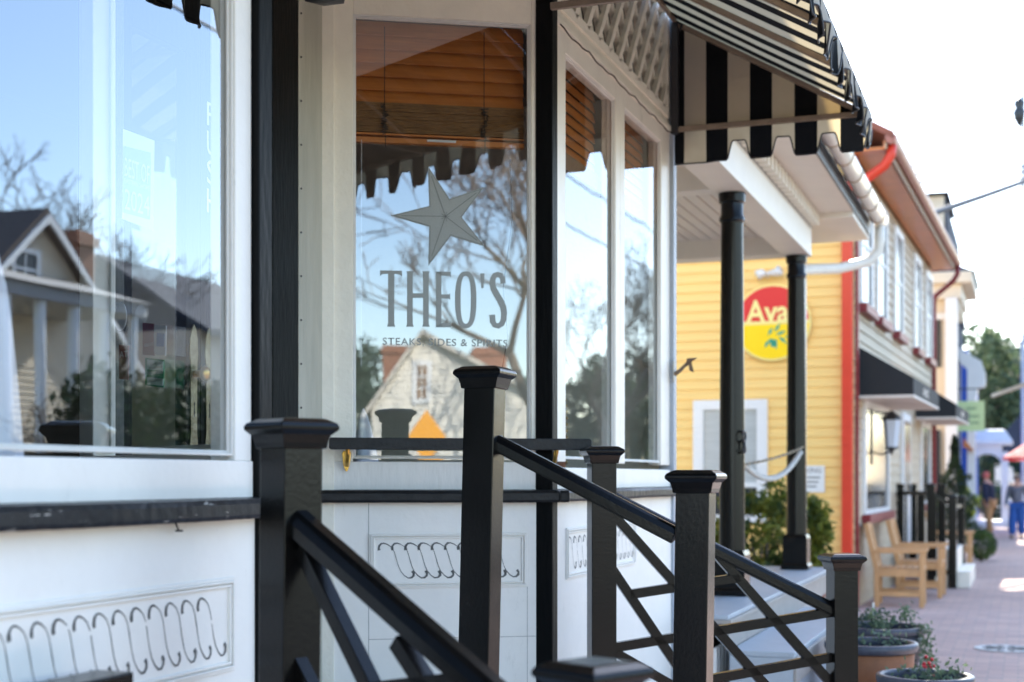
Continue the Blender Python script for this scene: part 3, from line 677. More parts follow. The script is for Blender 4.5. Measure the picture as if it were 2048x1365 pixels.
lab = p2(888, 283, -.09); MB(M2).box(lab.x-.07, lab.x+.05, -.095, -.092, lab.z-.004, lab.z+.005).build("maker_label", stw, blind)
cords = MB(M2)
for px in (769, 968):
    u = p2(px, 100, -.095).x; cords.tube([(u, -.094, 3.30), (u, -.094, slz), (u+.004, -.09, bz-.02)], .0018, 5)
    random.seed(px); pts = [(u+random.uniform(-.017,.017), -.088+random.uniform(-.005,.005), slz-.008-i*.0026) for i in range(50)]
    cords.tube(pts, .0022, 5)
cords.build("lift_cord", stringm, blind)
u = p2(723, 600, -.06).x; MB(M2).tube([(u, -.06, bz), (u-.002, -.06, 1.9)], .0012, 5).build("pull_cord", linen, blind)
u = p2(1020, 400, -.2).x; MB(M2).tube([(u, -.2, 2.8), (u+.01, -.2, 2.55), (u-.03, -.2, 2.25), (u-.01, -.2, 2.05), (u-.035, -.2, 1.9)], .0022, 5).build("tilt_cord", stringm, blind)

def napkin(base, r, h, label):
    o = MB(); n = 28; vs = []; fs = []; m = 9
    for i in range(m):
        t = i/(m-1)
        for k in range(n):
            a = 2*math.pi*k/n; rr = r*(1-t)**.62*(1+.16*math.cos(a*5+t*1.5)*(1-t*.4)) + .003; vs.append((base[0]+rr*math.cos(a), base[1]+rr*math.sin(a), base[2]+h*t))
    for i in range(m-1):
        for k in range(n): fs.append((i*n+k, i*n+(k+1) % n, (i+1)*n+(k+1) % n, (i+1)*n+k))
    o.add(vs, fs).build("folded_napkin", linen, smooth=True)
    return tag([q for q in bpy.data.objects if q.name.startswith("folded_napkin")][-1], label, "napkin")
# tables and chairs in the dining room
tablewood = mat("dark_table_wood", (.05,.025,.015), .3, .3, 5)
def table(name, x, y, zt, label, lx=.35, ly=.35):
    t = empty(name, (x, y, .45), label, "table")
    MB().box(x-lx, x+lx, y-ly, y+ly, zt-.03, zt).build("tabletop", tablewood, t, .006)
    MB().tube([(x, y, .48), (x, y, zt-.03)], .035, 12).build("pedestal", darkmetal, t); MB().lathe([(.22,.0),(.22,.015),(.05,.035)], (x, y, .452), 20).build("base", darkmetal, t); return t
def chair_in(x, y, ang, label, zb=1.62):
    t = empty("dining_chair", (x, y, .45), label, "chair", "brown leather dining chairs"); Mz = Matrix.Translation((x, y, .45)) @ Matrix.Rotation(ang, 4, 'Z')
    MB(Mz).box(-.23,.23,-.23,.23,.42,.50).build("seat", leather, t, .02)
    hb = zb-.45
    prof = [(-.24,.48),(.24,.48),(.25,hb-.12),(.20,hb-.03),(.10,hb),(-.10,hb),(-.20,hb-.03),(-.25,hb-.12)]
    MB(Mz).prism(prof, .20, .26, 'y').build("backrest", leather, t, .015)
    nb = MB(Mz)
    path = prof[1:] + [prof[0]]
    for i in range(len(path)-1):
        a, b = Vector(path[i]), Vector(path[i+1]); n = max(1, int((b-a).length/.03))
        for k in range(n):
            p = a.lerp(b, k/n); nb.lathe([(.009,-.0),(.007,.006),(.001,.009)], (0,0,0), 8, Mz @ Matrix.Translation((p.x*.95, .26, p.y*.985)) @ Matrix.Rotation(R(-90), 4, 'X'))
            nb.lathe([(.009,-.0),(.007,.006),(.001,.009)], (0,0,0), 8, Mz @ Matrix.Translation((p.x*.95, .20, p.y*.985)) @ Matrix.Rotation(R(90), 4, 'X'))
    nb.build("nailhead_trim", nail, t)
    for sx in (-1, 1):
        for sy in (-1, 1): MB(Mz).bar((sx*.20, sy*.20, 0), (sx*.19, sy*.19, .42), .04, .04, up=(0,1,0)).build("leg", tablewood, t)
    return t
pch = cw(15, 420, 3.2)
chair_in(pch.x-.10, pch.y-.05, R(75), "brown leather chair with brass nailheads at the left window, beside a big white napkin", 2.05-.02)
pch = cw(1215, 770, 6.6)
chair_in(-.55, 7.15, R(-60), "brown leather chair with brass nailheads behind the far street window", 1.90)
tp = cw(0, 985, 3.0)
table("dining_table", -1.05, 2.75, 1.50-.3, "small dark dining table inside the left window")
nk = cw(-12, 880, 2.95); napkin((nk.x, nk.y, 1.201), .075, .74, "tall white folded linen napkin standing behind the left window")
tq = M2 @ Vector((.05, -.35, 0)); table("dining_table", tq.x-.1, tq.y+.05, 1.45, "small dark dining table behind the star window", .25, .25)
nk = cw(726, 905, 6.2); napkin((nk.x, nk.y, 1.451), .075, .30, "white folded napkin on the table behind the star window")

# ------------------------------------------------------------------ entrance steps and railings
steps = empty("entrance_steps", (.4, 5.05, 0), "grey splayed wooden steps fanning out from the recessed shop entrance", "steps")
def fan(x1, hw): return [(-.82, 4.34), (0.0, 3.90), (.0, 3.3), (.25, 3.40), (x1, 5.05-hw), (x1, 5.05+hw), (.25, 6.7), (0, 6.8), (0, 6.20), (-.82, 5.76)]
MB().prism([(-.82,4.35),(-.02,3.91),(.0,3.40),(.36,3.40),(.36,6.70),(.0,6.70),(-.02,6.19),(-.82,5.75)], 0, .45, 'z').build("landing", floorg, steps, .006)
MB().prism([(.361,3.35),(.66,3.20),(.66,6.90),(.361,6.75)], 0, .30, 'z').build("tread", floorg, steps, .006)
MB().prism([(.661,3.20),(.96,3.05),(.96,7.05),(.661,6.90)], 0, .15, 'z').build("tread", floorg, steps, .006)
CAPP = [(.0508,-.062),(.058,-.060),(.060,-.048),(.066,-.0255),(.066,-.030),(.072,-.024),(.078,-.018),(.0785,-.010),(.074,-.003),(.058,.006),(.050,.008)]
def newel(root, x, y, ztop, zbase, ang, lean=(0, 0)):
    M = Matrix.Translation((x, y, zbase)) @ Matrix(((1,0,lean[0],0),(0,1,lean[1],0),(0,0,1,0),(0,0,0,1)))
    p = MB().sqlathe([(.058,0),(.058,.10),(.0508,.12),(.0508,ztop-zbase-.05)], (0,0,0), ang, M).build("post", black, root, .003)
    MB().sqlathe([(r, ztop-zbase-.008+z) for r, z in CAPP], (0,0,0), ang, M).build("post_cap", black, root, .0015)
def handrail(root, p0, p1, wd=.062, ht=.05):
    p0 = Vector(p0); p1 = Vector(p1); d = (p1-p0).normalized(); side = d.cross(Vector((0,0,1))).normalized(); up = side.cross(d)
    prof = [(-.5,-.5),(-.5,.05),(-.36,.36),(-.2,.5),(.2,.5),(.36,.36),(.5,.05),(.5,-.5),(.32,-.5),(.32,-.62),(-.32,-.62),(-.32,-.5)]
    n = len(prof); q = [side*a*wd + up*b*ht for a, b in prof]
    MB().add([p0+k for k in q] + [p1+k for k in q], [tuple(range(n)), tuple(range(2*n-1, n-1, -1))] + [(i, (i+1) % n, n+(i+1) % n, n+i) for i in range(n)]).build("handrail", black, root, .0015, seg=1)
angAF = math.atan2(3.10-3.545, 1.11-.25); angCE = math.atan2(6.68-6.194, 1.12-.225)
rA = empty("stair_railing", (.25, 3.545, .45), "near black stair railing with diagonal infill, its lower newel cap blurred at the bottom edge", "railing")
newel(rA, .25, 3.545, H+.134, .45, angAF, (.010, .0)); newel(rA, 1.11, 3.10, H-.328, .0, angAF)
rB = empty("stair_railing", (.23, 4.82, .45), "middle black handrail between two plain newel posts, tallest post before the star window", "railing")
newel(rB, .215, 4.82, H+.345, .45, 0, (.024, 0)); newel(rB, .885, 4.86, H+.022, 0, 0, (.016, 0))
rC = empty("stair_railing", (.225, 6.194, .45), "far black stair railing with open lattice infill running down to the right post", "railing")
newel(rC, .225, 6.194, H+.125, .45, angCE); newel(rC, 1.12, 6.68, H-.316, 0, angCE)
def plane_pt(px, py, A, B):
    n = (-(B[1]-A[1]), B[0]-A[0]); return hit(px, py, A, n)
cA, cB = (.225, 6.194), (1.12, 6.68)
def pc(px, py): return plane_pt(px, py, cA, cB)
handrail(rC, pc(1215, 990), pc(1665, 1218))
bars = [((1222,1030),(1450,1290)),((1450,1290),(1520,1372)),((1428,1102),(1672,1378)),((1225,1128),(1330,1285)),((1330,1285),(1400,1395)),((1262,1196),(1490,1160)),((1224,1302),(1668,1222)),((1334,1395),(1668,1325)),((1224,1310),(1500,1480)),((1500,1480),(1668,1580)),((1224,1420),(1668,1430))]
zf = lambda x, y: (1100 + x/2.84375, 885 + y/2.84375)
bars = [(zf(330,380), zf(1330,1500)), (zf(950,640), zf(1640,1420)), (zf(330,690), zf(760,1330)), (zf(450,865), zf(1075,770)), (zf(330,1172), zf(1600,965)), (zf(760,1375), zf(1640,1215)), (zf(370,1195), zf(900,1500))]
for a, b in bars:
    p, q = pc(*a), pc(*b); n = Vector((-(cB[1]-cA[1]), cB[0]-cA[0], 0)).normalized()
    MB().bar(p, q, .035, .038, up=(q-p).cross(n).normalized() if abs(n.z) < .1 else (0,0,1)).build("lattice_bar", black, rC, .002, seg=1)
bA, bB = (.25, 4.825), (.93, 4.86)
def pb(px, py): return plane_pt(px, py, bA, bB)
handrail(rB, pb(982, 878), pb(1352, 1070), .060, .046)
aA, aB = (.25, 3.545), (1.11, 3.10)
def pa(px, py): return plane_pt(px, py, aA, aB)
handrail(rA, pa(585, 1030), pa(1120, 1500), .068, .052)
p, q = pa(568, 1060), pa(700, 1420); nA = Vector((-(aB[1]-aA[1]), aB[0]-aA[0], 0)).normalized()
zg = lambda x, y: (600 + x/2.84375, 885 + y/2.84375)
for a, b in ((zg(20,600), zg(420,1420)), (zg(-90,1100), zg(110,1500)), (zg(560,1130), zg(800,1500)), (zg(-100,1470), zg(900,1360))):
    p, q = pa(*a), pa(*b); MB().bar(p, q, .035, .038, up=(q-p).cross(nA).normalized()).build("lattice_bar", black, rA, .002, seg=1)

# low black balustrade at the lower left
lr = onx(226, 1345, .10); low = empty("low_balustrade", (.12, lr.y-.6, 0), "low black timber balustrade in front of the left window wall, bottom left corner", "railing")
MB().box(.06, .15, lr.y-1.4, lr.y, lr.z-.055, lr.z+.004).build("top_rail", black, low, .004)
MB().box(.075, .14, lr.y-.09, lr.y-.02, 0, lr.z-.055).box(.075, .14, lr.y-1.38, lr.y-1.30, 0, lr.z-.055).build("post", black, low, .004)
for k in range(9): MB().box(.09, .12, lr.y-.22-k*.12, lr.y-.19-k*.12, .10, lr.z-.055).build("baluster", black, low)
MB().box(.085, .13, lr.y-1.30, lr.y-.09, .07, .11).build("bottom_rail", black, low)

# ------------------------------------------------------------------ porch next door
porch = empty("porch", (-1, 10.6, 0), "white porch next door with beadboard ceiling, dentil trim, gutter and grey floor", "porch")
PA, PB, PE = 8.42, 12.85, 13.9
MB().box(-2.35, -2.25, 8.42, PE, 0, 6).build("porch_back_wall", housec, porch)
MB().box(-2.25, .30, PA, PB, .665, .69).build("floor", floorg, porch, .004)
MB().box(-2.25, .315, PA, PB, .64, .664).box(.285, .305, PA, PB, .50, .64).box(-2.25, .285, PB-.02, PB, .50, .64).build("floor_fascia", fascia, porch, .003)
pk = MB()
yy = PA+.05
while yy < PB-.05: pk.box(.20, .225, yy, yy+.045, .22, .50); yy += .085
pk.build("skirt_pickets", pickm, porch)
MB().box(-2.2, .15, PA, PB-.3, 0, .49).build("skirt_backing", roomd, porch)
MB().box(-.12, .27, PB-.42, PB-.03, 0, .499).build("brick_pier", pierbrick, porch)
MB().box(.306, .66, PA, 11.2, .47, .50).box(.306, .655, PA, 11.18, 0, .469).build("step", floorg, porch, .004)
MB().box(.656, .672, PA, 11.2, .33, .468).build("step_fascia", fascia, porch, .003)
def column(y, label=None):
    x = .055
    c = MB().lathe([(.112,.0),(.112,.02),(.085,.05),(.082,.30),(.079,1.2),(.070,2.38),(.072,2.40),(.082,2.41),(.082,2.43),(.072,2.45),(.072,2.52),(.084,2.53),(.086,2.57),(.086,2.588)], (x, y, .692), 32).build("column", black, porch, smooth=True)
    for p in c.data.polygons: p.use_smooth = True
    es = c.modifiers.new("split", 'EDGE_SPLIT'); es.split_angle = R(35)
    MB().sqlathe([(.115,0),(.115,.035),(.10,.05),(.10,.26),(.088,.29)], (x, y, .691)).build("column_base", black, c, .004)
    return c
column(9.78); column(12.52)
MB().box(-.055, .165, PA, 12.62, 3.282, 3.50).build("beam", porchw, porch, .004)
MB().box(-2.25, -.056, 9.70, 9.86, 3.30, 3.50).build("cross_beam", porchw, porch, .004); MB().box(-2.25, -.056, 12.40, 12.62, 3.282, 3.50).build("cross_beam", porchw, porch, .004)
MB().box(-2.25, -.056, PA, 9.70, 3.46, 3.52).build("near_ceiling", porchw, porch)
cb = MB(); xx = -2.25
while xx < -.07:
    cb.box(xx, xx+.082, 9.86, 12.40, 3.43, 3.47); cb.box(xx+.082, xx+.096, 9.86, 12.40, 3.445, 3.47); xx += .096
cb.build("beadboard_ceiling", boardb, porch)
dn = MB(); yy = PA+.02
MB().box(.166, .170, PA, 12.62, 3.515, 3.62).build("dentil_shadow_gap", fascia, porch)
while yy < 12.55: MB().box(.171, .235, yy, yy+.075, 3.525, 3.625).build("dentil", porchw, porch); yy += .15
MB().box(-.05, .165, PA, 12.62, 3.502, 3.64).build("frieze_board", porchw, porch)
MB().box(-2.25, .50, PA, PE, 3.642, 3.70).box(-2.25, .50, 12.64, PE, 3.60, 3.641).build("eave_soffit", porchw, porch)
MB().prism([(.50, 3.72), (.50, 3.76), (.0, 4.0), (.0, 3.72)], PA, PE, 'y').build("roof", slate, porch)
MB().box(-2.24, -.02, PA, 13.1, 3.72, 6.0).box(-2.24, .15, PA, 13.25, 6.001, 6.12).build("added_shade_storey", housec, porch)  # unseen storey, added and sized to shade the awning and pavement
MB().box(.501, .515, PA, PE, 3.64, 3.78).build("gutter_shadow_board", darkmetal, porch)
# half-round gutter with brackets
gvs = []; gfs = []; gn = 10; gx, gz = .595, 3.80
for i, yy in enumerate((PA, PE+.08)):
    for k in range(gn+1):
        a = math.pi*(1 + k/gn); gvs.append((gx+.07*math.cos(a), yy, gz+.085*math.sin(a)))
for k in range(gn): gfs.append((k, k+1, gn+2+k, gn+1+k))
gfs.append(tuple(range(gn+1))); gfs.append(tuple(range(gn+1, 2*gn+2)))
gut = MB().add(gvs, gfs).build("gutter", gutw, porch, smooth=True)
gs = MB(); yy = PA+.3
while yy < PE: 
    gs.tube([(gx+.073*math.cos(math.pi*(1+k/8)), yy, gz+.088*math.sin(math.pi*(1+k/8))) for k in range(9)], .007, 5); yy += .62
gs.build("gutter_bracket", tan, gut)
d0 = Vector((gx, PE, gz-.08))
e_ = cw(1736, 505, 14.2); f_ = cw(1712, 540, 14.1); g_ = cw(1600, 562, 12.9)
MB().tube([d0, (gx, PE, 3.60), (gx-.01, PE-.0, 3.50), (gx-.10, PE-.03, 3.40), (gx-.32, PE-.4, 3.30), (.06, 12.75, 3.20), (.06, 12.74, 3.0), (.06, 12.74, .7)], .047, 12).build("downspout", gutw, porch, smooth=True)

# rope swag and chain between the columns
def swag(p0, p1, sag, n=24): return [Vector(p0).lerp(Vector(p1), i/n) + Vector((0,0,-4*sag*(i/n)*(1-i/n))) for i in range(n+1)]
pr0 = cw(1487, 925, 9.8); pr1 = cw(1598, 900, 12.3)
o = MB(); pts = swag((.10, 9.86, pr0.z), (.10, 12.43, pr1.z-.03), .16, 40)
for k in range(3): o.tube([p + Vector((.011*math.cos(i*1.3+k*2.1), 0, .011*math.sin(i*1.3+k*2.1))) for i, p in enumerate(pts)], .014, 6)
o = o.build("rope", mat("white_rope", (.62,.60,.54), .9, .3, 40, .5, 60), smooth=True); tag(o, "thick white rope swag slung between the two black porch columns", "rope")
o = MB(); pts = swag((.12, 9.84, pr0.z-.02), (.12, 12.42, pr1.z+.01), .02, 30)
for i in range(30): 
    a, b = pts[i], pts[i+1]; o.bar(a, b, .02 if i % 2 else .008, .008 if i % 2 else .02)
o = o.build("chain", darkmetal); tag(o, "dark chain hanging straight above the white rope between the columns", "chain")
an = cw(1452, 893, 9.72)
o = MB(); c_ = Vector((.145, 9.72, an.z))
o.tube([(c_.x+.0, c_.y+.045*math.cos(t*.4), c_.z+.05+.035*math.sin(t*.4)) for t in range(17)], .008, 6).tube([(c_.x, c_.y, c_.z+.02), (c_.x+.005, c_.y, c_.z-.05)], .010, 6).tube([(c_.x, c_.y-.04, c_.z-.03), (c_.x, c_.y-.02, c_.z-.055), (c_.x, c_.y+.02, c_.z-.055), (c_.x, c_.y+.04, c_.z-.03)], .007, 6)
o = o.build("mooring_ring", darkmetal, smooth=True); tag(o, "dark metal mooring ring fixed to the nearer porch column", "ring")

# ------------------------------------------------------------------ yellow and beige clapboard building
bu = (math.sin(R(1.65)), math.cos(R(1.65))); BO = (.04, 16.81)
MBu = frame((BO[0], BO[1], 0), bu)                          # u along street, d out
clap = empty("clapboard_building", (-3, 20, 0), "two storey clapboard building, yellow side wall, beige street front, red corner", "building")
BL, BH = 9.3, 5.02
def siding(M, u0, u1, z0, z1, pitch, m, name, parent):
    b = MB(M); n = int((z1-z0)/pitch); vs = []; fs = []
    for i in range(n):
        za = z0+i*pitch; zb = min(z1, za+pitch); b.add([(u0,.0,za),(u1,.0,za),(u1,.022,za),(u0,.022,za),(u0,.0,zb),(u1,.0,zb),(u1,.006,zb),(u0,.006,zb)], [(0,1,2,3),(7,6,5,4),(0,4,5,1),(1,5,6,2),(2,6,7,3),(3,7,4,0)])
    return b.build(name, m, parent)
MBs = frame((BO[0], BO[1], 0), (bu[1], -bu[0]))             # side wall: u towards street ... faces camera
siding(MBs, -9, 0, 0, BH, .112, yellow, "side_wall", clap)
siding(MBu, 0, BL, 0, BH, .125, beige, "front_wall", clap)
MB(MBu).box(.0, BL, -8.9, -.01, 0, BH-.02).prism([( .02, BH),( -8.9, BH),(-4.4, BH+2.6)], .01, BL, 'x').build("building_mass", beige, clap)
MB(MBu).prism([(.46, BH+.10), (.46, BH+.18), (-4.4, BH+3.0), (-4.4, BH+2.9)], -.25, BL+.25, 'x').prism([(-9.3, BH+.10), (-9.3, BH+.18), (-4.41, BH+3.0), (-4.41, BH+2.9)], -.25, BL+.25, 'x').build("roof", rust, clap)
MB(MBu).box(-.2, BL+.15, .0, .36, BH+.0, BH+.03).box(-.2, BL+.15, .345, .365, BH-.0, BH+.10).build("soffit", copper, clap)
sg = MB(MBu); n = 8; prof = [(.43+.062*math.cos(math.pi*(1+k/n)), BH+.13+.085*math.sin(math.pi*(1+k/n))) for k in range(n+1)]
sg.prism(prof + [(.49, BH+.14), (.37, BH+.14)], -.25, BL+.25, 'x').build("gutter", mat("copper_gutter", (.40,.15,.11), .4, .2, 5), clap)
MB(MBu).box(-.24, BL+.2, .366, .385, BH+.0, BH+.06).build("eave_strip", tan, clap)
MB(MBu).box(.0, .085, .023, .05, 0, BH).build("corner_board", maroon, clap)
rb = MB(MBu); rb.box(-.115, -.004, -.115, -.002, 0, 4.75).build("corner_downspout", red, clap, .012)
MB(MBu).tube([(-.12, .43, BH+.06), (-.12, .42, BH-.05), (-.12, .35, BH-.16), (-.10, .05, BH-.36), (-.08, -.04, BH-.42), (-.07, -.06, BH-.6)], .055, 10).build("downspout_elbow", red, clap, smooth=True)
MB(MBu).tube([(BL+.1, .43, BH+.06), (BL+.1, .43, BH-.08), (BL+.1, .36, BH-.2), (BL+.1, .06, BH-.45), (BL+.06, .04, BH-.6), (BL+.06, .04, .1)], .045, 10).build("downspout", maroon, clap, smooth=True)
nb_ = (MBu[0][1], MBu[1][1]); MBi = MBu.inverted()
def bu_(px, py=955, d=0): return MBi @ hit(px, py, (BO[0]+nb_[0]*d, BO[1]+nb_[1]*d), nb_)
def cwindow(M, u0, u1, z0, z1, parent, sillm=maroon, cas=.10, louv=False, mull=True, d=.022):
    f = MB(M).box(u0, u0+cas, 0, d+.03, z0, z1).box(u1-cas, u1, 0, d+.03, z0, z1).box(u0+cas, u1-cas, 0, d+.03, z1-cas, z1).box(u0+cas, u1-cas, 0, d+.03, z0, z0+.05)
    if mull: f.box((u0+u1)/2-.012, (u0+u1)/2+.012, 0, d+.012, z0+.05, z1-cas).box(u0+cas, u1-cas, 0, d+.016, (z0+z1)/2-.02, (z0+z1)/2+.02)
    fo = f.build("window", winwhite, parent)
    MB(M).box(u0+cas, u1-cas, .0, d+.004, z0+.05, z1-cas).build("pane", glassd, fo)
    if sillm: MB(M).box(u0-.04, u1+.04, 0, d+.09, z0-.10, z0-.001).build("window_sill", sillm, fo)
    return fo
zs_, zt_ = 3.42, 4.86
for px in (1715, 1748, 1784, 1824, 1848):
    u = bu_(px).x; cwindow(MBu, u, u+1.0, zs_, zt_, clap)
w1 = bu_(1722).x; cwindow(MBu, w1, w1+2.35, 1.02, 2.36, clap, mull=False)
w2_ = bu_(1838).x; cwindow(MBu, w2_, w2_+1.5, 1.02, 2.36, clap, mull=False)
dq_ = bu_(1800).x; MB(MBu).box(dq_-.1, dq_+.9, 0, .06, .5, 2.36).build("front_door", winwhite, clap, .01)
MB(MBu).box(dq_+.0, dq_+.8, .061, .064, 1.2, 2.25).build("door_glass", glassd, clap)
# side wall window (white frame, closed blinds inside)
sy = BO[1]
MBsi = MBs.inverted()
def su(px, py, d=0): return MBsi @ hit(px, py, (BO[0], BO[1]), (MBs[0][1], MBs[1][1]))
a, b = su(1388, 802), su(1536, 1045)
MB(MBs).box(a.x, a.x+.12, 0, .05, b.z, a.z).box(b.x-.12, b.x, 0, .05, b.z, a.z).box(a.x+.12, b.x-.12, 0, .05, a.z-.11, a.z).box(a.x+.12, b.x-.12, 0, .05, b.z, b.z+.08).box(a.x+.12, b.x-.12, 0, .04, b.z+.55, b.z+.60).box(a.x+.17, a.x+.21, 0, .045, b.z+.08, a.z-.11).box(b.x-.21, b.x-.17, 0, .045, b.z+.08, a.z-.11)
sw_ = MB(MBs).box(a.x, a.x+.12, 0, .055, b.z, a.z).box(b.x-.12, b.x, 0, .055, b.z, a.z).box(a.x+.12, b.x-.12, 0, .055, a.z-.11, a.z).box(a.x+.12, b.x-.12, 0, .055, b.z, b.z+.08).box(a.x+.12, b.x-.12, 0, .048, b.z+.40, b.z+.45).build("window", winwhite, clap)
MB(MBs).box(a.x+.12, b.x-.12, .0, .030, b.z+.08, a.z-.11).build("pane", mat("pane_with_pale_blind", (.52,.55,.55), .3, .3, 30, stretch=(.1,.1,3)), sw_)
MB(MBs).box(a.x+.13, b.x-.13, .031, .036, b.z+.08, b.z+.39).build("dark_sash", glassd, sw_)

# round yellow and red sign
sc_ = su(1547, 647); sgn = empty("round_sign", MBs @ Vector((sc_.x, .06, sc_.z)), "round red and yellow sign with olive branch on the yellow wall, partly behind a column", "sign")
SR = .43
sy_ = mat("sign_yellow", (1.0,.68,.0), .4); sr_ = mat("sign_red", (.72,.02,.025), .4); sg_ = mat("sign_teal", (.04,.35,.22), .5); sly = mat("sign_pale_yellow", (.95,.80,.30), .5)
MSg = MBs @ Matrix.Translation((sc_.x, .05, sc_.z))
MB().lathe([(.001,0),(SR,0),(SR+.004,.01),(SR+.004,.025),(SR,.03),(.001,.03)], (0,0,0), 56, MSg @ Matrix.Rotation(R(-90), 4, 'X')).build("sign_board", sly, sgn)
def discpart(z0, z1, r, d, m, nm):
    pts = []; n = 40
    for i in range(n+1):
        z = z0 + (z1-z0)*i/n; pts.append((math.sqrt(max(0, r*r-z*z)), z))
    poly = pts + [(-x, z) for x, z in reversed(pts)]
    MB(MSg).prism(poly, d, d+.003, 'y').build(nm, m, sgn, recalc=True)
discpart(.02, SR*.955, SR*.955, .031, sr_, "red_field"); discpart(-SR*.955, -.02, SR*.955, .031, sy_, "yellow_field")
text_mesh("sign_lettering", "Ava's", sly, sgn, MSg, .36, (-.30, .037, .005), width=.66, bold=.008)
lf = MB(MSg)
for x, z, an, l in ((-.02,-.10,60,.11),(.06,-.06,55,.12),(.10,-.12,20,.13),(-.06,-.24,60,.10),(.04,-.25,100,.12),(.12,-.20,140,.13),(.19,-.16,10,.10),(.2,-.22,30,.10)):
    t = R(an); dx, dz = math.cos(t)*l/2, math.sin(t)*l/2; nx, nz = -math.sin(t)*.02, math.cos(t)*.02
    lf.prism([(x-dx, z-dz), (x+nx, z+nz), (x+dx, z+dz), (x-nx, z-nz)], .0345, .037, 'y')
for x, z in ((-.01,-.21),(.03,-.22),(.01,-.25)): lf.prism([(x+.028*math.cos(k*.7), z+.03*math.sin(k*.7)) for k in range(9)], .0345, .038, 'y')
lf.build("olive_branch", sg_, sgn)
fl = MBs @ Vector((su(1535, 551).x, .2, su(1535, 551).z))
fo_ = empty("floodlight", fl, "small white twin floodlight above the round sign", "light")
MB(MBs).tube([(sc_.x-.06, .02, fl.z-.02), (sc_.x-.06, .12, fl.z)], .02, 8).build("bracket", winwhite, fo_)
for dx in (-.16, .10): MB(MBs).tube([(sc_.x-.06, .12, fl.z), (sc_.x+dx*.6, .13, fl.z+.01), (sc_.x+dx, .15, fl.z+(.03 if dx > 0 else -.02))], [.02, .045, .06], 10).build("lamp_head", winwhite, fo_, smooth=True)
a, b = su(1592, 932), su(1650, 985)
nt_ = empty("wall_notice", MBs @ Vector((a.x, .04, b.z)), "small white notice on the yellow wall behind the far column", "notice")
MB(MBs).box(a.x-.06, b.x, .024, .034, b.z, a.z).build("notice_board", redsign, nt_)
text_mesh("notice_lettering", "PARKING", ink, nt_, MBs, .08, (a.x-.02, .036, a.z-.08), width=(b.x-a.x)*.95)
for k in range(3): MB(MBs).box(a.x+.02, b.x-.05-.02*k, .0345, .036, a.z-.14-k*.05, a.z-.125-k*.05).build("notice_line", ink, nt_)

# black awnings
blacka = mat("black_canvas", (.010,.012,.016), .75, .2, 20, .2, 40); wtrim = mat("awning_white_edge", (.68,.62,.56), .6)
def shopawning(u0, u1, label, zt=2.92, zb=2.34, pr=.62, zf_=2.56):
    t = empty("shop_awning", MBu @ Vector(((u0+u1)/2, .3, 2.6)), label, "awning", "black awnings on the beige front")
    MB(MBu).prism([(.024, zt), (pr, zf_), (pr, zb+.03), (.024, zb+.03)], u0, u1, 'x').build("canopy", blacka, t, .004)
    MB(MBu).box(u0-.002, u1+.002, .024, pr+.003, zb, zb+.029).build("white_edge", wtrim, t)
    Mf = frame(tuple(MBu @ Vector((u0, pr+.004, 0))), bu)
    text_mesh("awning_lettering", "AVA'S", wtrim, t, Mf, .14, ((u1-u0)*.32, .002, zb+.07), width=.7, bold=.004)
shopawning(bu_(1713).x, bu_(1713).x+3.2, "near black shop awning with white lower edge on the beige front")
shopawning(bu_(1829).x-.1, bu_(1829).x+2.8, "second black shop awning farther along the beige front", 2.95)
# wall lantern
lx = bu_(1790, 850, .3); wl_ = empty("wall_lantern", MBu @ Vector((lx.x, .1, 2.1)), "black glass lantern hung on the beige front between the two awnings", "lantern")
lc = MBu @ Vector((lx.x, .26, 0))
MB().lathe([(.02,.26),(.11,.18),(.115,.16),(.09,.15)], (lc.x, lc.y, 1.98), 6).build("lantern_cap", darkmetal, wl_); MB().lathe([(.075,-.19),(.075,-.17),(.02,-.22),(.01,-.26)], (lc.x, lc.y, 1.98), 6).build("lantern_base", darkmetal, wl_)
MB().lathe([(.07,-.17),(.105,.15)], (lc.x, lc.y, 1.98), 6).build("lantern_glass", mat("lantern_milky_glass", (.65,.70,.78), .15), wl_)
MB(MBu).tube([(lx.x, .03, 1.75), (lx.x, .15, 1.72), (lx.x, .26, 1.76)], .012, 6).box(lx.x-.03, lx.x+.03, .02, .04, 1.6, 2.3).bar((lx.x, .03, 2.22), (lx.x, .27, 2.22), .02, .02).build("bracket", darkmetal, wl_)

# black fence rails around the steps by the benches
def post_rail(name, label, quad_pts, z0, z1, n):
    t = empty(name, (*quad_pts[0], 0), label, "railing")
    return t
fr_ = empty("step_railing", (1.0, 20.3, 0), "black picket railings around the white steps beyond the teak armchairs", "railing")
posts = []
for px, py, Y in ((1800,975,19.6),(1826,975,21.0),(1862,975,18.6),(1884,975,20.2),(1905,998,18.6),(1922,998,20.2),(1842,990,20.0)):
    p = cw(px, py, Y); MB().box(p.x-.05, p.x+.05, p.y-.05, p.y+.05, 0, p.z).sqlathe([(.06,0),(.06,.03),(.03,.05)], (p.x, p.y, p.z)).build("post", black, fr_); posts.append(p)
def rl(i, j, dz=-.08, w_=.05):
    MB().bar(posts[i]+Vector((0,0,dz)), posts[j]+Vector((0,0,dz)), w_, w_).build("rail", black, fr_)
rl(0,2); rl(1,3); rl(2,4); rl(3,5); rl(0,2,-1.0); rl(2,4,-1.0); rl(3,5,-1.0); rl(4,5,-.1)
for i, j in ((0,2),(2,4)):
    for k in range(1, 2):
        p = posts[i].lerp(posts[j], k/5); MB().box(p.x-.015, p.x+.015, p.y-.015, p.y+.015, .15, p.z-.1).build("picket", black, fr_)
p = cw(1905, 1120, 19.2)
ws = empty("front_steps", (p.x, p.y, 0), "white painted steps behind the black railings at the beige front", "steps")
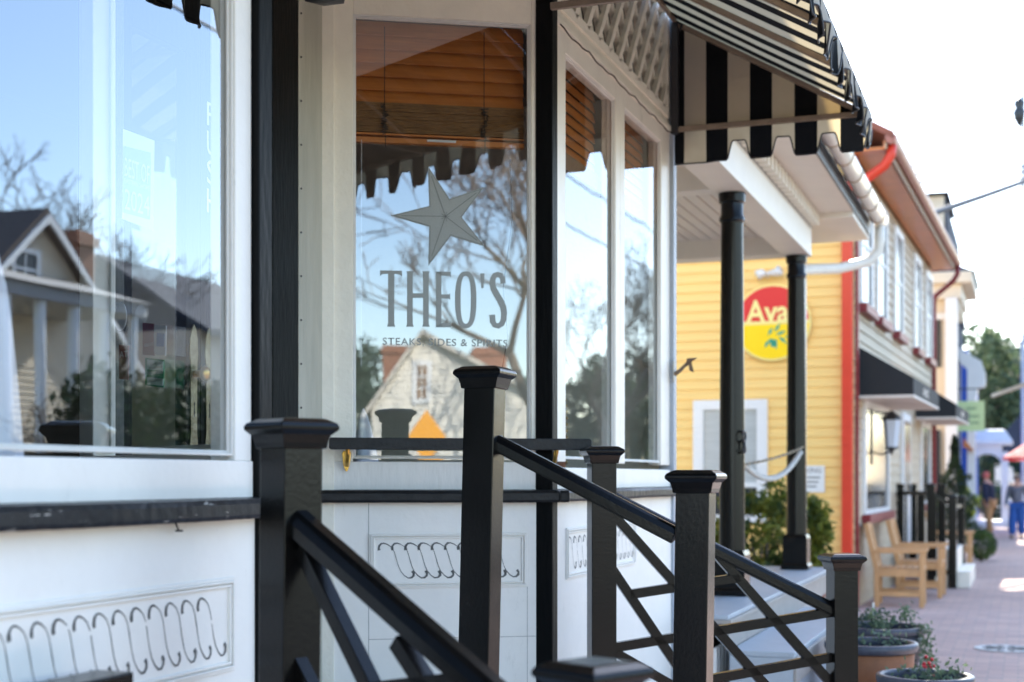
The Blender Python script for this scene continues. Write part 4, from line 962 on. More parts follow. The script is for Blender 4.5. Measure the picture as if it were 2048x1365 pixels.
MB().box(.5, 1.0, p.y-.6, p.y+1.3, 0, .5).build("tread", porchw, ws, .01); MB().box(1.001, p.x+.25, p.y-.6, p.y+1.3, 0, .22).build("tread", porchw, ws, .01)

# teak armchairs
def armchair(loc, rz, label):
    t = empty("garden_armchair", loc, label, "chair", "teak garden armchairs"); M = Matrix.Translation(loc) @ Matrix.Rotation(rz, 4, 'Z')
    # local: +x is the front, y sideways
    for sy in (-1, 1):
        MB(M).box(.22, .275, sy*.27-.028, sy*.27+.028, 0, .60).build("leg", teak, t, .004)
        MB(M).bar((-.24, sy*.27, 0), (-.24, sy*.27, .42), .055, .055, up=(0,1,0)).bar((-.24, sy*.27, .42), (-.36, sy*.27, .93), .055, .045, up=(0,1,0)).build("leg", teak, t, .004)
        MB(M).prism([(-.30,.60),(.29,.605),(.31,.625),(.30,.645),(-.31,.64)], sy*.27-.036, sy*.27+.036, 'y').build("armrest", teak, t, .004)
        MB(M).box(-.22, .22, sy*.27-.018, sy*.27+.018, .12, .17).box(-.22, .22, sy*.27-.018, sy*.27+.018, .34, .42).build("side_rail", teak, t, .003)
    s = MB(M)
    for k in range(7): s.box(-.22+k*.073, -.16+k*.073, -.245, .245, .42, .438)
    s.build("seat", teak, t, .003)
    b = MB(M); 
    for k in range(9): y = -.20+k*.05; b.bar((-.248, y, .46), (-.342, y, .87), .03, .014, up=(1,0,0))
    b.bar((-.345, -.25, .89), (-.345, .25, .89), .03, .09).bar((-.245, -.25, .46), (-.245, .25, .46), .03, .05)
    b.build("backrest", teak, t, .003)
    MB(M).box(.22,.25,-.242,.242,.35,.42).build("front_rail", teak, t, .003)
    return t
cpos = cw(1802, 1215, 16.0)
armchair((cpos.x-.02, cpos.y+.12, 0), 0.03, "nearest teak garden armchair against the beige shopfront, facing the street")
cp2 = cw(1840, 1190, 17.3); armchair((cp2.x, cp2.y+.1, 0), -.02, "second teak armchair, between the nearest one and the black railings")
cp3 = cw(1905, 1150, 21.3); armchair((cp3.x+.0, cp3.y, 0), .0, "teak armchair beyond the black railings, beside the round bush")

# ------------------------------------------------------------------ plants
def leafcloud(fun, n, size, seed, flat=.5):
    random.seed(seed); vs = []; fs = []
    for i in range(n):
        p, s = fun(); s *= size*random.uniform(.6, 1.4)
        a = Vector((random.gauss(0,1), random.gauss(0,1), random.gauss(0,1))).normalized(); b = a.orthogonal().normalized(); c = a.cross(b)
        t = random.uniform(0, 6.28); b, c = b*math.cos(t)+c*math.sin(t), c*math.cos(t)-b*math.sin(t)
        k = len(vs); vs += [p-b*s, p+c*s*.45, p+b*s, p-c*s*.45]; fs.append((k, k+1, k+2, k+3))
    m = MB(); m.v = vs; m.f = fs; return m
def clumps(center, rad, nc, seed, rc=.35):
    random.seed(seed); L = []
    for i in range(nc):
        while True:
            v = Vector((random.uniform(-1,1), random.uniform(-1,1), random.uniform(-1,1)))
            if v.length < 1: break
        if v.length > 0: v = v.normalized()*(v.length**.5)
        L.append((Vector(center) + Vector((v.x*rad[0], v.y*rad[1], v.z*rad[2])), random.uniform(.5, 1.2)*rc*min(rad)))
    def f():
        c, r = random.choice(L); v = Vector((random.gauss(0,1), random.gauss(0,1), random.gauss(0,1))); v = v.normalized()*r*random.uniform(.4, 1.1)
        return c + v, 1.0
    return f
def shrub(name, c, rad, n, size, m, label, cat, seed, nc=30, rc=.4, group=None, stemz=0):
    t = empty(name, (c[0], c[1], 0), label, cat, group)
    leafcloud(clumps(c, rad, nc, seed, rc), n, size, seed).build("foliage", m, t, recalc=False)
    st_ = MB(); random.seed(seed)
    for k in range(5): st_.tube([(c[0], c[1], stemz), (c[0]+random.uniform(-.4,.4)*rad[0], c[1]+random.uniform(-.4,.4)*rad[1], c[2])], [.03, .01], 5)
    st_.build("stem", barkm, t); return t
bp = cw(1548, 1075, 13.6); shrub("shrub", (bp.x-.1, bp.y+.1, .84), (.58, .7, .52), 4600, .045, leaf_bush, "yellow green leafy shrub behind the porch columns under the round sign", "shrub", 3, 60, .32)
rb_ = cw(1962, 1088, 24.5)
def ballf():
    v = Vector((random.gauss(0,1), random.gauss(0,1), random.gauss(0,1))).normalized()*random.uniform(.35,1)**.4; return Vector((rb_.x+v.x*.27, rb_.y+v.y*.27, .29+v.z*.27)), 1.0
t = empty("round_bush", (rb_.x, rb_.y, 0), "clipped round boxwood ball on the brick pavement by the third armchair", "bush"); leafcloud(ballf, 3000, .022, 8).build("foliage", leafmat("boxwood_leaf", (.02,.05,.01), (.10,.16,.03), .3), t, recalc=False); MB().tube([(rb_.x, rb_.y, 0), (rb_.x, rb_.y, .25)], .03, 6).build("stem", barkm, t)
tb = cw(1909, 1050, 25.5)
def conef():
    z = random.random()**1.3; r = (.42*(1-z)**.75 + .02)*random.uniform(.5,1.08)*(1+.25*math.sin(z*22)); a = random.uniform(0, 6.28)
    if z > .62: r *= .55
    return Vector((tb.x+r*math.cos(a), tb.y+r*math.sin(a), .35+z*1.85)), 1.0
t = empty("cypress_topiary", (tb.x, tb.y, 0), "narrow dark conical cypress in front of the white columned house", "shrub"); leafcloud(conef, 5000, .035, 9).build("foliage", leaf_dark, t, recalc=False); MB().tube([(tb.x, tb.y, 0), (tb.x, tb.y, 1.6)], [.05,.01], 6).build("stem", barkm, t)
yb_ = cw(1945, 985, 28); shrub("shrub", (yb_.x-.1, yb_.y, .95), (.22,.3,.4), 500, .05, leafmat("lime_leaf", (.20,.28,.02), (.55,.55,.05), .4), "lime yellow shrub beside the dark cypress", "shrub", 12, 16, .4)
# planter pots
def pot(x, y, zr, r, mb_, mr, label, seed, lv, fl=None, nleaf=260, hgt=.1):
    t = empty("planter_pot", (x, y, 0), label, "planter", "round planter pots on the brick pavement")
    MB().lathe([(r*.60,0),(r*.72,.08*zr/.4),(r*.92,zr*.62),(r*.95,zr-.06),(r*.90,zr-.055),(r*.85,zr-.09)], (x, y, .001), 40).build("pot_body", mb_, t, smooth=True)
    MB().lathe([(r*.94,zr-.055),(r*1.0,zr-.05),(r*1.03,zr-.03),(r*1.03,zr-.008),(r*1.0,zr),(r*.88,zr),(r*.86,zr-.01),(r*.86,zr-.08),(r*.93,zr-.08)], (x, y, .001), 48).build("pot_rim", mr, t, smooth=True)
    MB().lathe([(.001,zr-.06),(r*.855,zr-.062),(r*.85,zr-.08)], (x, y, 0), 32).build("soil", soil, t)
    random.seed(seed); cl = [Vector((x+random.uniform(-.6,.6)*r, y+random.uniform(-.6,.6)*r, zr-.03+random.uniform(0,hgt))) for k in range(9)]
    def f():
        c = random.choice(cl); return c + Vector((random.gauss(0,1), random.gauss(0,1), random.gauss(0,.8)))*.035, 1.0
    leafcloud(f, nleaf, .018, seed).build("foliage", lv, t, recalc=False)
    return t
p_ = cw(1850, 1352, 7.5)
pt = pot(p_.x, p_.y, .41, .245, bluepot, bluepot, "dark slate bowl planter with red berries, nearest at the bottom right", 21, leaf_gray, hgt=.06, nleaf=200)
bb = MB(); random.seed(4)
for k in range(16):
    c = Vector((p_.x+.015+random.gauss(0,.02), p_.y-.02+random.gauss(0,.02), .46+random.gauss(0,.025))); bb.lathe([(.001,-.010),(.008,-.006),(.010,0),(.008,.006),(.001,.010)], c, 8)
bb.build("red_berries", berry, pt, smooth=True)
q_ = cw(1742, 1290, 8.3); pot(q_.x, q_.y, .49, .26, terracotta, bluepot, "brown terracotta planter with dark rim right behind the lower newel post", 22, leaf_gray, nleaf=140)
s_ = cw(1762, 1252, 9.4); pt = pot(s_.x, s_.y, .47, .28, bluepot, bluepot, "dark planter with trailing green plant behind the terracotta one", 23, leaf_gray, nleaf=520, hgt=.12)
def trail():
    z = random.random(); return Vector((s_.x+.27+random.gauss(0,.03)+z*.05, s_.y-.12+random.gauss(0,.05), .5-z*.42+random.gauss(0,.03))), 1.0
leafcloud(trail, 420, .018, 31).build("trailing_foliage", leaf_gray, pt, recalc=False)
MB().tube([(s_.x-.05, s_.y, .42), (s_.x-.05, s_.y, .62)], .008, 6).build("plant_stake", pickm, pt)
# manhole cover
mh = cw(2012, 1298, 12.0)
o = empty("manhole_cover", (mh.x, mh.y, 0), "pale round utility cover set in the brick pavement at the right edge", "manhole cover")
MB().lathe([(.001,.004),(.26,.004),(.26,.009),(.22,.010),(.215,.006),(.001,.006)], (mh.x, mh.y, 0), 40).build("cover", mat("cast_cover", (.45,.46,.47), .5, .4, 20, .4), o)
g_ = MB()
for k in range(10):
    a = k*math.pi/5; g_.bar((mh.x+.06*math.cos(a), mh.y+.06*math.sin(a), .009), (mh.x+.19*math.cos(a), mh.y+.19*math.sin(a), .009), .03, .006)
g_.build("cover_pattern", ink, o)

# ------------------------------------------------------------------ houses farther along the street
tw = empty("tower_house", cw(1875, 500, 34), "tall dark roofed house with a pale flat topped dormer behind the copper eave", "building")
def cbox(px0, px1, py0, py1, Y, depth, m, name, parent, M=None, bev=0):
    """wall facing back down the street at distance Y between the surveyed edges"""
    a = ony(px0, py1, Y); b = ony(px1, py0, Y); return MB().box(min(a.x,b.x), max(a.x,b.x), Y, Y+depth, a.z, b.z).build(name, m, parent, bev)
cbox(1800, 1888, 392, 470, 33.0, 3, housec, "dormer_wall", tw); cbox(1780, 1897, 384, 391, 32.8, 3.4, slate, "dormer_roof", tw)
a = ony(1889, 560, 33.0); b = ony(1889, 392, 33.0); c = ony(1906, 600, 33.0)
MB().prism([(a.x, b.z), (c.x, c.z), (a.x-6, c.z)], 33.05, 40, 'y').build("roof", slate, tw)
a = ony(1700, 955, 33.6); MB().box(a.x-2, ony(1903, 955, 33.6).x, 33.6, 40, 0, ony(1900, 545, 33.6).z).build("wall", slate, tw)
cwm = frame((0, 33.6, 0), (1, 0))
cr = empty("cream_house", cw(1890, 600, 29.5), "cream house with bracketed cornice and white corner column beyond the beige building", "building")
ax = ony(1760, 955, 29.5).x; bx = ony(1897, 955, 29.5).x; zt = ony(1897, 600, 29.5).z
MB().box(ax, bx, 29.5, 32, 0, zt).build("wall", housec, cr)
MB().box(ax, bx+.25, 29.3, 32.1, zt, zt+.28).box(ax, bx+.45, 29.15, 32.2, zt+.28, zt+.5).build("cornice", housec, cr, .02)
MB().prism([(ax, zt+.5), (bx+.5, zt+.5), (bx-1.2, zt+1.1), (ax, zt+1.1)], 29.2, 32.1, 'y').build("roof", slate, cr)
a = ony(1869, 735, 29.5); b = ony(1882, 640, 29.5)
MB().box(a.x, b.x, 29.46, 29.52, a.z, b.z).build("window", glassd, cr); MB().box(a.x-.1, b.x+.1, 29.44, 29.5, b.z, b.z+.12).build("window_head", winwhite, cr)
cx_ = ony(1902, 955, 29.4).x
for k in range(1): MB().box(cx_-.10, cx_+.12, 29.2+k*2.9, 29.42+k*2.9, 0, zt).build("column", winwhite, cr, .01)
for k in range(4): MB().box(bx+.02, bx+.22, 29.5+k*.6, 29.6+k*.6, zt-.25, zt-.001).build("cornice_bracket", housec, cr)
a = ony(1868, 960, 29.4); b = ony(1880, 860, 29.4); MB().box(a.x, b.x, 29.38, 29.46, 0.1, b.z).build("door", glassd, cr)
bh = empty("blue_and_white_house", cw(1940, 800, 38), "white house with bright blue wall panel and stepped white porch brackets", "building")
ax = ony(1890, 955, 38).x
MB().box(ax-3, ony(1936, 955, 38).x, 38, 46, 0, ony(1936, 700, 38).z).build("wall", bluep, bh)
def cpoly(pts, Y, d, m, name, parent):
    P = [ony(px, py, Y) for px, py in pts]; MB().prism([(p.x, p.z) for p in P], Y, Y+d, 'y').build(name, m, parent)
cpoly([(1915,690),(1925,702),(1962,722),(1970,745),(1970,772),(1955,778),(1950,800),(1950,955),(1954,1120),(1934,1120),(1934,738),(1922,728),(1915,716)], 37.2, .5, winwhite, "porch_post", bh)
cpoly([(1905,955),(1921,955),(1921,720),(1905,705)], 37.6, .4, winwhite, "corner_board", bh)
cpoly([(1926,876),(1948,902),(1926,895)], 36.9, .5, copper, "small_copper_roof", bh)
# hanging green sign
gs0 = cw(1937, 835, 28.0)
gsn = empty("hanging_sign", gs0, "pale green scalloped hanging sign on an iron arm by the blue and white house", "sign")
a = ony(1905, 862, gs0.y); b = ony(1969, 803, gs0.y); ed = []
for i in range(49):
    t = i/48; 
nx_ = 14
top = [(a.x+(b.x-a.x)*i/(nx_*2), b.z+(.02 if i % 2 else 0)) for i in range(nx_*2+1)]; bot = [(x, a.z-(.02 if i % 2 else 0)) for i, (x, z) in enumerate(top)]
MB().prism(top + bot[::-1], gs0.y, gs0.y+.05, 'y').build("sign_board", signgreen, gsn)
MSn = frame((0, gs0.y-.003, 0), (1, 0)); 
for k, (l0, l1, zz_) in enumerate(((.45,.75,.72),(.42,.85,.45),(.30,.85,.22))):
    for j in range(6):
        x0 = a.x+(b.x-a.x)*(l0+(l1-l0)*j/6); MB().box(x0, x0+(b.x-a.x)*(l1-l0)/6*.6, gs0.y-.004, gs0.y-.001, a.z+(b.z-a.z)*zz_, a.z+(b.z-a.z)*(zz_+.09)).build("sign_marking", signink, gsn)
MB().bar((a.x-.35, gs0.y+.02, b.z+.25), (b.x-.05, gs0.y+.02, b.z+.25), .025, .025).bar((a.x+.1, gs0.y+.02, b.z), (a.x+.1, gs0.y+.02, b.z+.25), .012, .012).bar((b.x-.1, gs0.y+.02, b.z), (b.x-.1, gs0.y+.02, b.z+.25), .012, .012).build("iron_arm", darkmetal, gsn)
MB().box(a.x-.42, a.x-.34, gs0.y, gs0.y+.08, 0, b.z+.35).build("post", winwhite, gsn)
# gazebo
gz_ = cw(1974, 1060, 42.0)
gzb = empty("white_gazebo", (gz_.x, gz_.y, 0), "small white arched gazebo with shallow roof at the end of the pavement", "gazebo")
s = .50
ztop = cw(1982, 905, 42).z
for sx in (-1, 1):
    for sy in (-1, 1): MB().box(gz_.x+sx*s-.09, gz_.x+sx*s+.09, gz_.y+sy*s-.09, gz_.y+sy*s+.09, 0, ztop).build("post", winwhite, gzb)
for sy in (-1, 1):
    n = 14; arch = [(gz_.x-s+.09, ztop+.25)] + [(gz_.x-(s-.09)*math.cos(math.pi*k/n), ztop-.40+(.36)*math.sin(math.pi*k/n)) for k in range(n+1)] + [(gz_.x+s-.09, ztop+.25)]
    MB().prism(arch, gz_.y+sy*s-.05, gz_.y+sy*s+.05, 'y').build("arch", winwhite, gzb)
MB().sqlathe([(s+.22,ztop+.22),(s+.22,ztop+.32),(s+.02,ztop+.62),(s-.05,ztop+.66)], (gz_.x, gz_.y, 0)).build("roof", winwhite, gzb)
MB().box(gz_.x-s-.2, gz_.x+s+.2, gz_.y-s-.2, gz_.y+s+.2, 0, .18).build("floor", winwhite, gzb)
# red patio umbrella / flag coloured
um = cw(2068, 905, 36); pu = empty("patio_umbrella", (um.x, um.y, 0), "red and pink patio umbrella at the right edge beyond the pavement", "umbrella")
zc = cw(2068, 915, 36).z
ub = MB(); n = 10
for k in range(n):
    a0, a1 = 2*math.pi*k/n, 2*math.pi*(k+1)/n; ub.add([(um.x,um.y,zc+.5),(um.x+.75*math.cos(a0),um.y+.75*math.sin(a0),zc),(um.x+.75*math.cos(a1),um.y+.75*math.sin(a1),zc),(um.x+.75*math.cos(a0),um.y+.75*math.sin(a0),zc-.08),(um.x+.75*math.cos(a1),um.y+.75*math.sin(a1),zc-.08)], [(0,1,2),(1,3,4,2)])
ub.build("canopy", leafmat("umbrella_red_cloth", (.55,.04,.05), (.75,.25,.25), .5), pu, recalc=False)
MB().tube([(um.x,um.y,0),(um.x,um.y,zc+.55)], .02, 8).build("pole", darkmetal, pu)

# ------------------------------------------------------------------ people far along the pavement
def person(loc, hgt, face, skeleton, cloth, label, hairm, extra=None):
    """skeleton: body verts as continuous skin; clothes are slightly larger skins"""
    t = empty("person", loc, label, "person"); M = Matrix.Translation(loc) @ Matrix.Rotation(face, 4, 'Z') @ Matrix.Scale(hgt/1.75, 4)
    def skinmesh(name, vs, es, rs, m, lvl=1):
        me = bpy.data.meshes.new(name); me.from_pydata([tuple(M @ Vector(v)) for v in vs], es, []); o = bpy.data.objects.new(name, me); COL.objects.link(o)
        o.modifiers.new("skin", 'SKIN'); k = hgt/1.75
        if not me.skin_vertices: bpy.context.view_layer.update()
        for i, r in enumerate(rs): me.skin_vertices[0].data[i].radius = (r[0]*k, r[1]*k) if isinstance(r, tuple) else (r*k, r*k)
        me.skin_vertices[0].data[0].use_root = True
        s = o.modifiers.new("sub", 'SUBSURF'); s.levels = lvl; s.render_levels = lvl+1
        me.materials.append(m); attach(o, t)
        for p in me.polygons: p.use_smooth = True
        return o
    V = skeleton["v"]; E = skeleton["e"]; RR = skeleton["r"]
    skinmesh("body", V, E, RR, skin)
    for nm, idx, es, add, m in cloth: skinmesh(nm, [V[i] for i in idx], es, [(RR[i]+add[j] if not isinstance(RR[i], tuple) else (RR[i][0]+add[j], RR[i][1]+add[j])) for j, i in enumerate(idx)], m)
    hd = Vector(V[5])
    MB(M).lathe([(.001,-.07),(.06,-.06),(.098,-.01),(.100,.05),(.075,.10),(.03,.125),(.001,.13)], tuple(hd+Vector((-.015,0,.0))), 16).build("hair", hairm, t, smooth=True)
    for sy in (-1, 1): # hands
        hnd = Vector(V[9 if sy < 0 else 12]); f = MB(M)
        for k in range(4): f.tube([hnd+Vector((.0+.018*(k-1.5), 0, -.02)), hnd+Vector((.018*(k-1.5)+.008, sy*.0, -.07)), hnd+Vector((.018*(k-1.5)+.02, 0, -.095+.008*abs(k-1.5)))], .009, 5)
        f.tube([hnd+Vector((.03,0,.0)), hnd+Vector((.055,0,-.045))], .010, 5); f.build("fingers", skin, t, smooth=True)
    fc = MB(M); fc.tube([hd+Vector((.085,0,.035)), hd+Vector((.112,0,.0)), hd+Vector((.09,0,-.01))], [.008,.014,.010], 6); fc.build("nose", skin, t, smooth=True)
    e = MB(M)
    for sy in (-1, 1): e.lathe([(.001,-.008),(.010,0),(.001,.008)], tuple(hd+Vector((.088, sy*.032, .035))), 8)
    e.build("eyes", darkmetal, t)
    sh = MB(M)
    for i in (15, 18): f = Vector(V[i]); sh.box(f.x-.06, f.x+.18, f.y-.045, f.y+.045, 0, .07)
    sh.build("shoes", tablewood, t, .015)
    return t
def skel(bend=0, stride=.12, arms=(.05, -.05)):
    b = bend
    v = [(0,0,.95),(b*.2,0,1.12),(b*.55,0,1.32),(b*.8,0,1.47),(b*1.0,0,1.53),(b*1.2+.01,0,1.66),(b*1.25+.02,0,1.73),
         (b*.75,-.19,1.43),(b*.75+arms[0],-.25,1.16),(b*.75+arms[0]*3+.05,-.26,.90),
         (b*.75,.19,1.43),(b*.75+arms[1],.25,1.16),(b*.75+arms[1]*3+.05,.26,.90),
         (0,-.09,.90),(stride*.5+.03,-.10,.50),(stride,-.10,.07),(0,.09,.90),(-stride*.4+.03,.10,.50),(-stride,.10,.07)]
    e = [(0,1),(1,2),(2,3),(3,4),(4,5),(5,6),(3,7),(7,8),(8,9),(3,10),(10,11),(11,12),(0,13),(13,14),(14,15),(0,16),(16,17),(17,18)]
    r = [(.13,.15),(.12,.14),(.13,.17),(.08,.12),(.052,.052),(.088,.078),(.07,.065),.058,.045,.032,.058,.045,.032,.095,.062,.042,.095,.062,.042]
    return dict(v=v, e=e, r=r)
topidx = [0,1,2,3,7,8,9,10,11,12]; topE = [(0,1),(1,2),(2,3),(3,4),(4,5),(5,6),(3,7),(7,8),(8,9)]
legidx = [0,13,14,15,16,17,18]; legE = [(0,1),(1,2),(2,3),(0,4),(4,5),(5,6)]
pp = cw(1980, 1066, 35.5)
person((pp.x, pp.y, 0), 1.56, R(160), skel(.10, .08), [("jacket", topidx, topE, [.03,.03,.03,.02,.02,.018,.012,.02,.018,.012], navy), ("trousers", legidx, legE, [.012,.02,.025,.03,.02,.025,.03], tanc)], "person in a navy jacket and tan trousers walking on the pavement before the gazebo", mat("reddish_cap", (.5,.12,.10), .8))
pp = cw(2034, 1068, 34.0)
person((pp.x, pp.y, 0), 1.50, R(-100), skel(.02, .16), [("knit_top", topidx, topE, [.03,.03,.03,.02,.02,.018,.012,.02,.018,.012], greyc), ("trousers", legidx, legE, [.03,.05,.06,.07,.05,.06,.07], bluec)], "person in a grey top and wide blue trousers walking at the right edge", hairg)

# ------------------------------------------------------------------ trees
def bare_tree(base, hgt, spread, seed, label, depth=6, lean=(0,0), r0=None, name="bare_tree", group=None, nb=3):
    random.seed(seed); t = empty(name, base, label, "tree", group); tr = MB(); cr_ = MB()
    def grow(p, d, l, r, k):
        n = 3; pts = [p]; rs = [r]; q = p; dd = d
        for i in range(n):
            dd = (dd + Vector((random.gauss(0,.13), random.gauss(0,.13), random.gauss(.03,.08)))).normalized(); q = q + dd*l/n; pts.append(q); rs.append(r*(1-.33*(i+1)/n))
        (tr if k <= 1 else cr_).tube(pts, [max(q, .011) for q in rs], 6 if k < 3 else 3)
        if k >= depth: return
        for j in range(nb if k else nb+1):
            a = Vector((random.gauss(0,1), random.gauss(0,1), random.gauss(.25,.5))).normalized(); nd = (dd*.75 + a*spread).normalized()
            grow(pts[-1] if j == 0 else pts[random.randint(2,3)], nd, l*random.uniform(.62,.82), rs[-1]*random.uniform(.62,.85), k+1)
    grow(Vector(base), Vector((lean[0], lean[1], 1)).normalized(), hgt*.30, r0 or hgt*.022, 0)
    tr.build("trunk", barkm, t, smooth=True, recalc=False); cr_.build("crown", barkm, t, recalc=False); return t
def leafy_tree(base, hgt, rad, seed, label, n=3500, size=.16, m=leaf_ever, nc=45, group=None, rc=.3, name="evergreen_tree"):
    t = empty(name, base, label, "tree", group)
    c = (base[0], base[1], hgt*.58); leafcloud(clumps(c, (rad, rad, hgt*.42), nc, seed, rc), n, size, seed).build("crown", m, t, recalc=False)
    tr = MB(); random.seed(seed); tr.tube([(base[0], base[1], base[2] if len(base) > 2 else 0), (base[0]+.1, base[1], hgt*.4), (base[0], base[1], hgt*.8)], [hgt*.025, hgt*.018, .03], 8)
    for k in range(7):
        a = random.uniform(0, 6.28); z = hgt*random.uniform(.25,.6); tr.tube([(base[0], base[1], z), (base[0]+math.cos(a)*rad*.7, base[1]+math.sin(a)*rad*.7, z+hgt*.12)], [.06,.02], 5)
    tr.build("trunk", barkm, t, recalc=False); return t
# the big evergreens at the end of the street
for i, (px, Y, hh, rr, lb) in enumerate(((1955, 58, 7.6, 1.7, "pale leaved evergreen just right of the blue and white house"), (1995, 62, 7.4, 2.2, "broad dark evergreen above the gazebo"), (2040, 60, 6.5, 2.2, "dark evergreen at the right edge beyond the umbrella"), (2090, 64, 7.0, 2.6, "evergreen cut off by the right edge of the view"), (1925, 70, 7.5, 2.4, "evergreen mostly hidden by the blue and white house"), (2020, 72, 7.2, 2.8, "farthest evergreen filling the gap above the street end"))):
    b = cw(px, 955, Y); leafy_tree((b.x, b.y, -.1), hh, rr, 40+i, lb, 7000, .15, leaf_ever if i else leafmat("light_evergreen_leaf", (.04,.08,.04), (.20,.24,.12), .4), 110, "evergreens at the end of the street", .34)
hgp = cw(1975, 955, 46)
shrub("laurel_hedge", (hgp.x, hgp.y, 1.1), (1.6, .6, 1.2), 5000, .08, leaf_ever, "dark laurel hedge showing through the gazebo arch", "hedge", 77, 40, .5)
hb0 = cw(2062, 985, 50); o = empty("far_house", (hb0.x, hb0.y, 0), "pale house front low behind the umbrella at the street end", "building")
MB().box(hb0.x-1.2, hb0.x+4, hb0.y, hb0.y+5, 0, 2.3).build("wall", housew, o); MB().prism([(hb0.x-1.5, 2.3), (hb0.x+4.3, 2.3), (hb0.x+3, 3.6), (hb0.x-.4, 3.6)], hb0.y-.2, hb0.y+5.2, 'y').build("roof", slate, o)
MB().box(hb0.x-.5, hb0.x+.1, hb0.y-.03, hb0.y+.02, .9, 1.8).build("window", glassd, o)
# utility pole with transformer and wires
up = cw(2046, 955, 38); pole = empty("utility_pole", (up.x, up.y, 0), "tall pale utility pole with insulators at the right edge", "pole")
MB().tube([(up.x, up.y, -.1), (up.x, up.y, 16)], [.06, .05], 10).build("pole", mat("pale_pole", (.62,.66,.72), .8), pole)
tz = cw(2040, 225, 38); MB().lathe([(.02,-.45),(.07,-.35),(.14,-.22),(.17,-.02),(.10,.08),(.16,.16),(.12,.26),(.05,.34)], (tz.x-.02, tz.y-.2, tz.z), 14).build("insulator", darkmetal, pole, smooth=True)
def wire(name, p0, p1, label, sag=.3, r=.012, group="overhead wires"):
    pts = [Vector(p0).lerp(Vector(p1), i/20) + Vector((0,0,-4*sag*(i/20)*(1-i/20))) for i in range(21)]
    o = MB().tube(pts, r, 5).build(name, wirem, smooth=True); tag(o, label, "wire", group)
wz = lambda x, y: (1560 + x/3.73, 200 + y/3.73)
for i, (pa_, Ya, pb_, Yb, lb) in enumerate((((1740,330),26,(2300,318),60,"uppermost of the thin wires crossing the pale sky to the pole"), ((1740,348),26,(2300,322),60,"second thin wire from the top in the right hand sky"), ((1738,366),24,(2300,330),60,"third thin wire from the top in the right hand sky"), ((1752,462),20,(2300,252),40,"steep service wire rising from the beige eave to the pole"))):
    wire("overhead_wire", cw(*pa_, Ya), cw(*pb_, Yb), lb, .15, .035+.02*(i == 3))
wire("overhead_wire", cw(1880, 620, 45), cw(2300, 545, 70), "low faint wire above the evergreens at the right", .2, .012)
sa = cw(1985, 792, 24); sb = cw(2062, 765, 22)
o = MB().bar(sa, sb, .05, .05).build("awning_arm", porchw); tag(o, "short white metal arm reaching in from the right edge over the pavement", "arm")

# ------------------------------------------------------------------ the other side of the street (seen reflected in the panes)
def mirrorx(p): return Vector((-p.x, p.y, p.z))
def sidehouse(name, label, x, ya, yb_, eave, peak, m, roofm, depth=7, ridge='x'):
    t = empty(name, (x, (ya+yb_)/2, 0), label, "building")
    b = MB()
    if ridge == 'x':
        yc_ = (ya+yb_)/2; siding(Matrix(((0,-1,0,x),(1,0,0,0),(0,0,1,0),(0,0,0,1))), ya, yb_, 0, eave, .14, m, "front_wall", t)
        b.prism([(ya, 0), (yb_, 0), (yb_, eave), (yc_, peak), (ya, eave)], x, x+depth, 'x'); b.build("wall", m, t)
        MB().prism([(ya-.35, eave-.28), (yc_, peak), (yc_, peak+.16), (ya-.35, eave-.12)], x-.3, x+depth, 'x').prism([(yb_+.35, eave-.28), (yc_+.001, peak), (yc_+.001, peak+.16), (yb_+.35, eave-.12)], x-.3, x+depth, 'x').build("roof", roofm, t)
        MB().prism([(ya-.38, eave-.42), (yc_, peak-.14), (yc_, peak+.02), (ya-.38, eave-.26)], x-.36, x-.305, 'x').prism([(yb_+.38, eave-.42), (yc_+.001, peak-.14), (yc_+.001, peak+.02), (yb_+.38, eave-.26)], x-.36, x-.305, 'x').build("bargeboard", winwhite, t)
    else:
        b.box(x, x+depth, ya, yb_, 0, eave); b.build("wall", m, t)
        MB().prism([(x-.4, eave-.15), (x+depth*.5, peak), (x+depth+.4, eave-.15), (x+depth+.4, eave-.02), (x+depth*.5, peak+.15), (x-.4, eave)], ya-.3, yb_+.3, 'y').prism([(x, eave), (x+depth*.5, peak-.02), (x+depth, eave)], ya, yb_, 'y').build("roof", roofm, t)
    return t
MX = Matrix(((0,-1,0,0),(1,0,0,0),(0,0,1,0),(0,0,0,1)))
def xwin(t, x, y0, y1, z0, z1):
    M = Matrix(((0,-1,0,x),(1,0,0,0),(0,0,1,0),(0,0,0,1)))
    f = MB(M).box(y0-.1, y0, 0, .07, z0-.1, z1+.1).box(y1, y1+.1, 0, .07, z0-.1, z1+.1).box(y0, y1, 0, .07, z1, z1+.1).box(y0, y1, 0, .07, z0-.1, z0).box(y0, y1, 0, .05, (z0+z1)/2-.03, (z0+z1)/2+.03).box((y0+y1)/2-.02, (y0+y1)/2+.02, 0, .045, z0, z1).build("window", winwhite, t)
    MB(M).box(y0, y1, 0, .03, z0, z1).build("pane", glassd, f)
def rx(px, py, x): # mirrored survey: point on the real plane at +x whose mirror image shows at the pixel
    return mirrorx(onx(px, py, -x))
pk_ = rx(75, 432, 18); hA = sidehouse("gabled_house", "cream gabled house with white porch across the street, seen only in the left pane", 18, pk_.y-3.3, pk_.y+3.3, pk_.z-3.0, pk_.z, housec, mat("grey_brown_shingles", (.13,.10,.09), .9, .3, 9))
w_ = rx(50, 530, 18); xwin(hA, 17.95, w_.y-.35, w_.y+.35, rx(50, 570, 18).z, rx(50, 505, 18).z)
ch = rx(150, 465, 20.5); MB().box(20.2, 20.9, ch.y-.38, ch.y+.38, 2, ch.z).box(20.1, 21.0, ch.y-.46, ch.y+.46, ch.z-.35, ch.z-.12).build("chimney", brickm, hA)
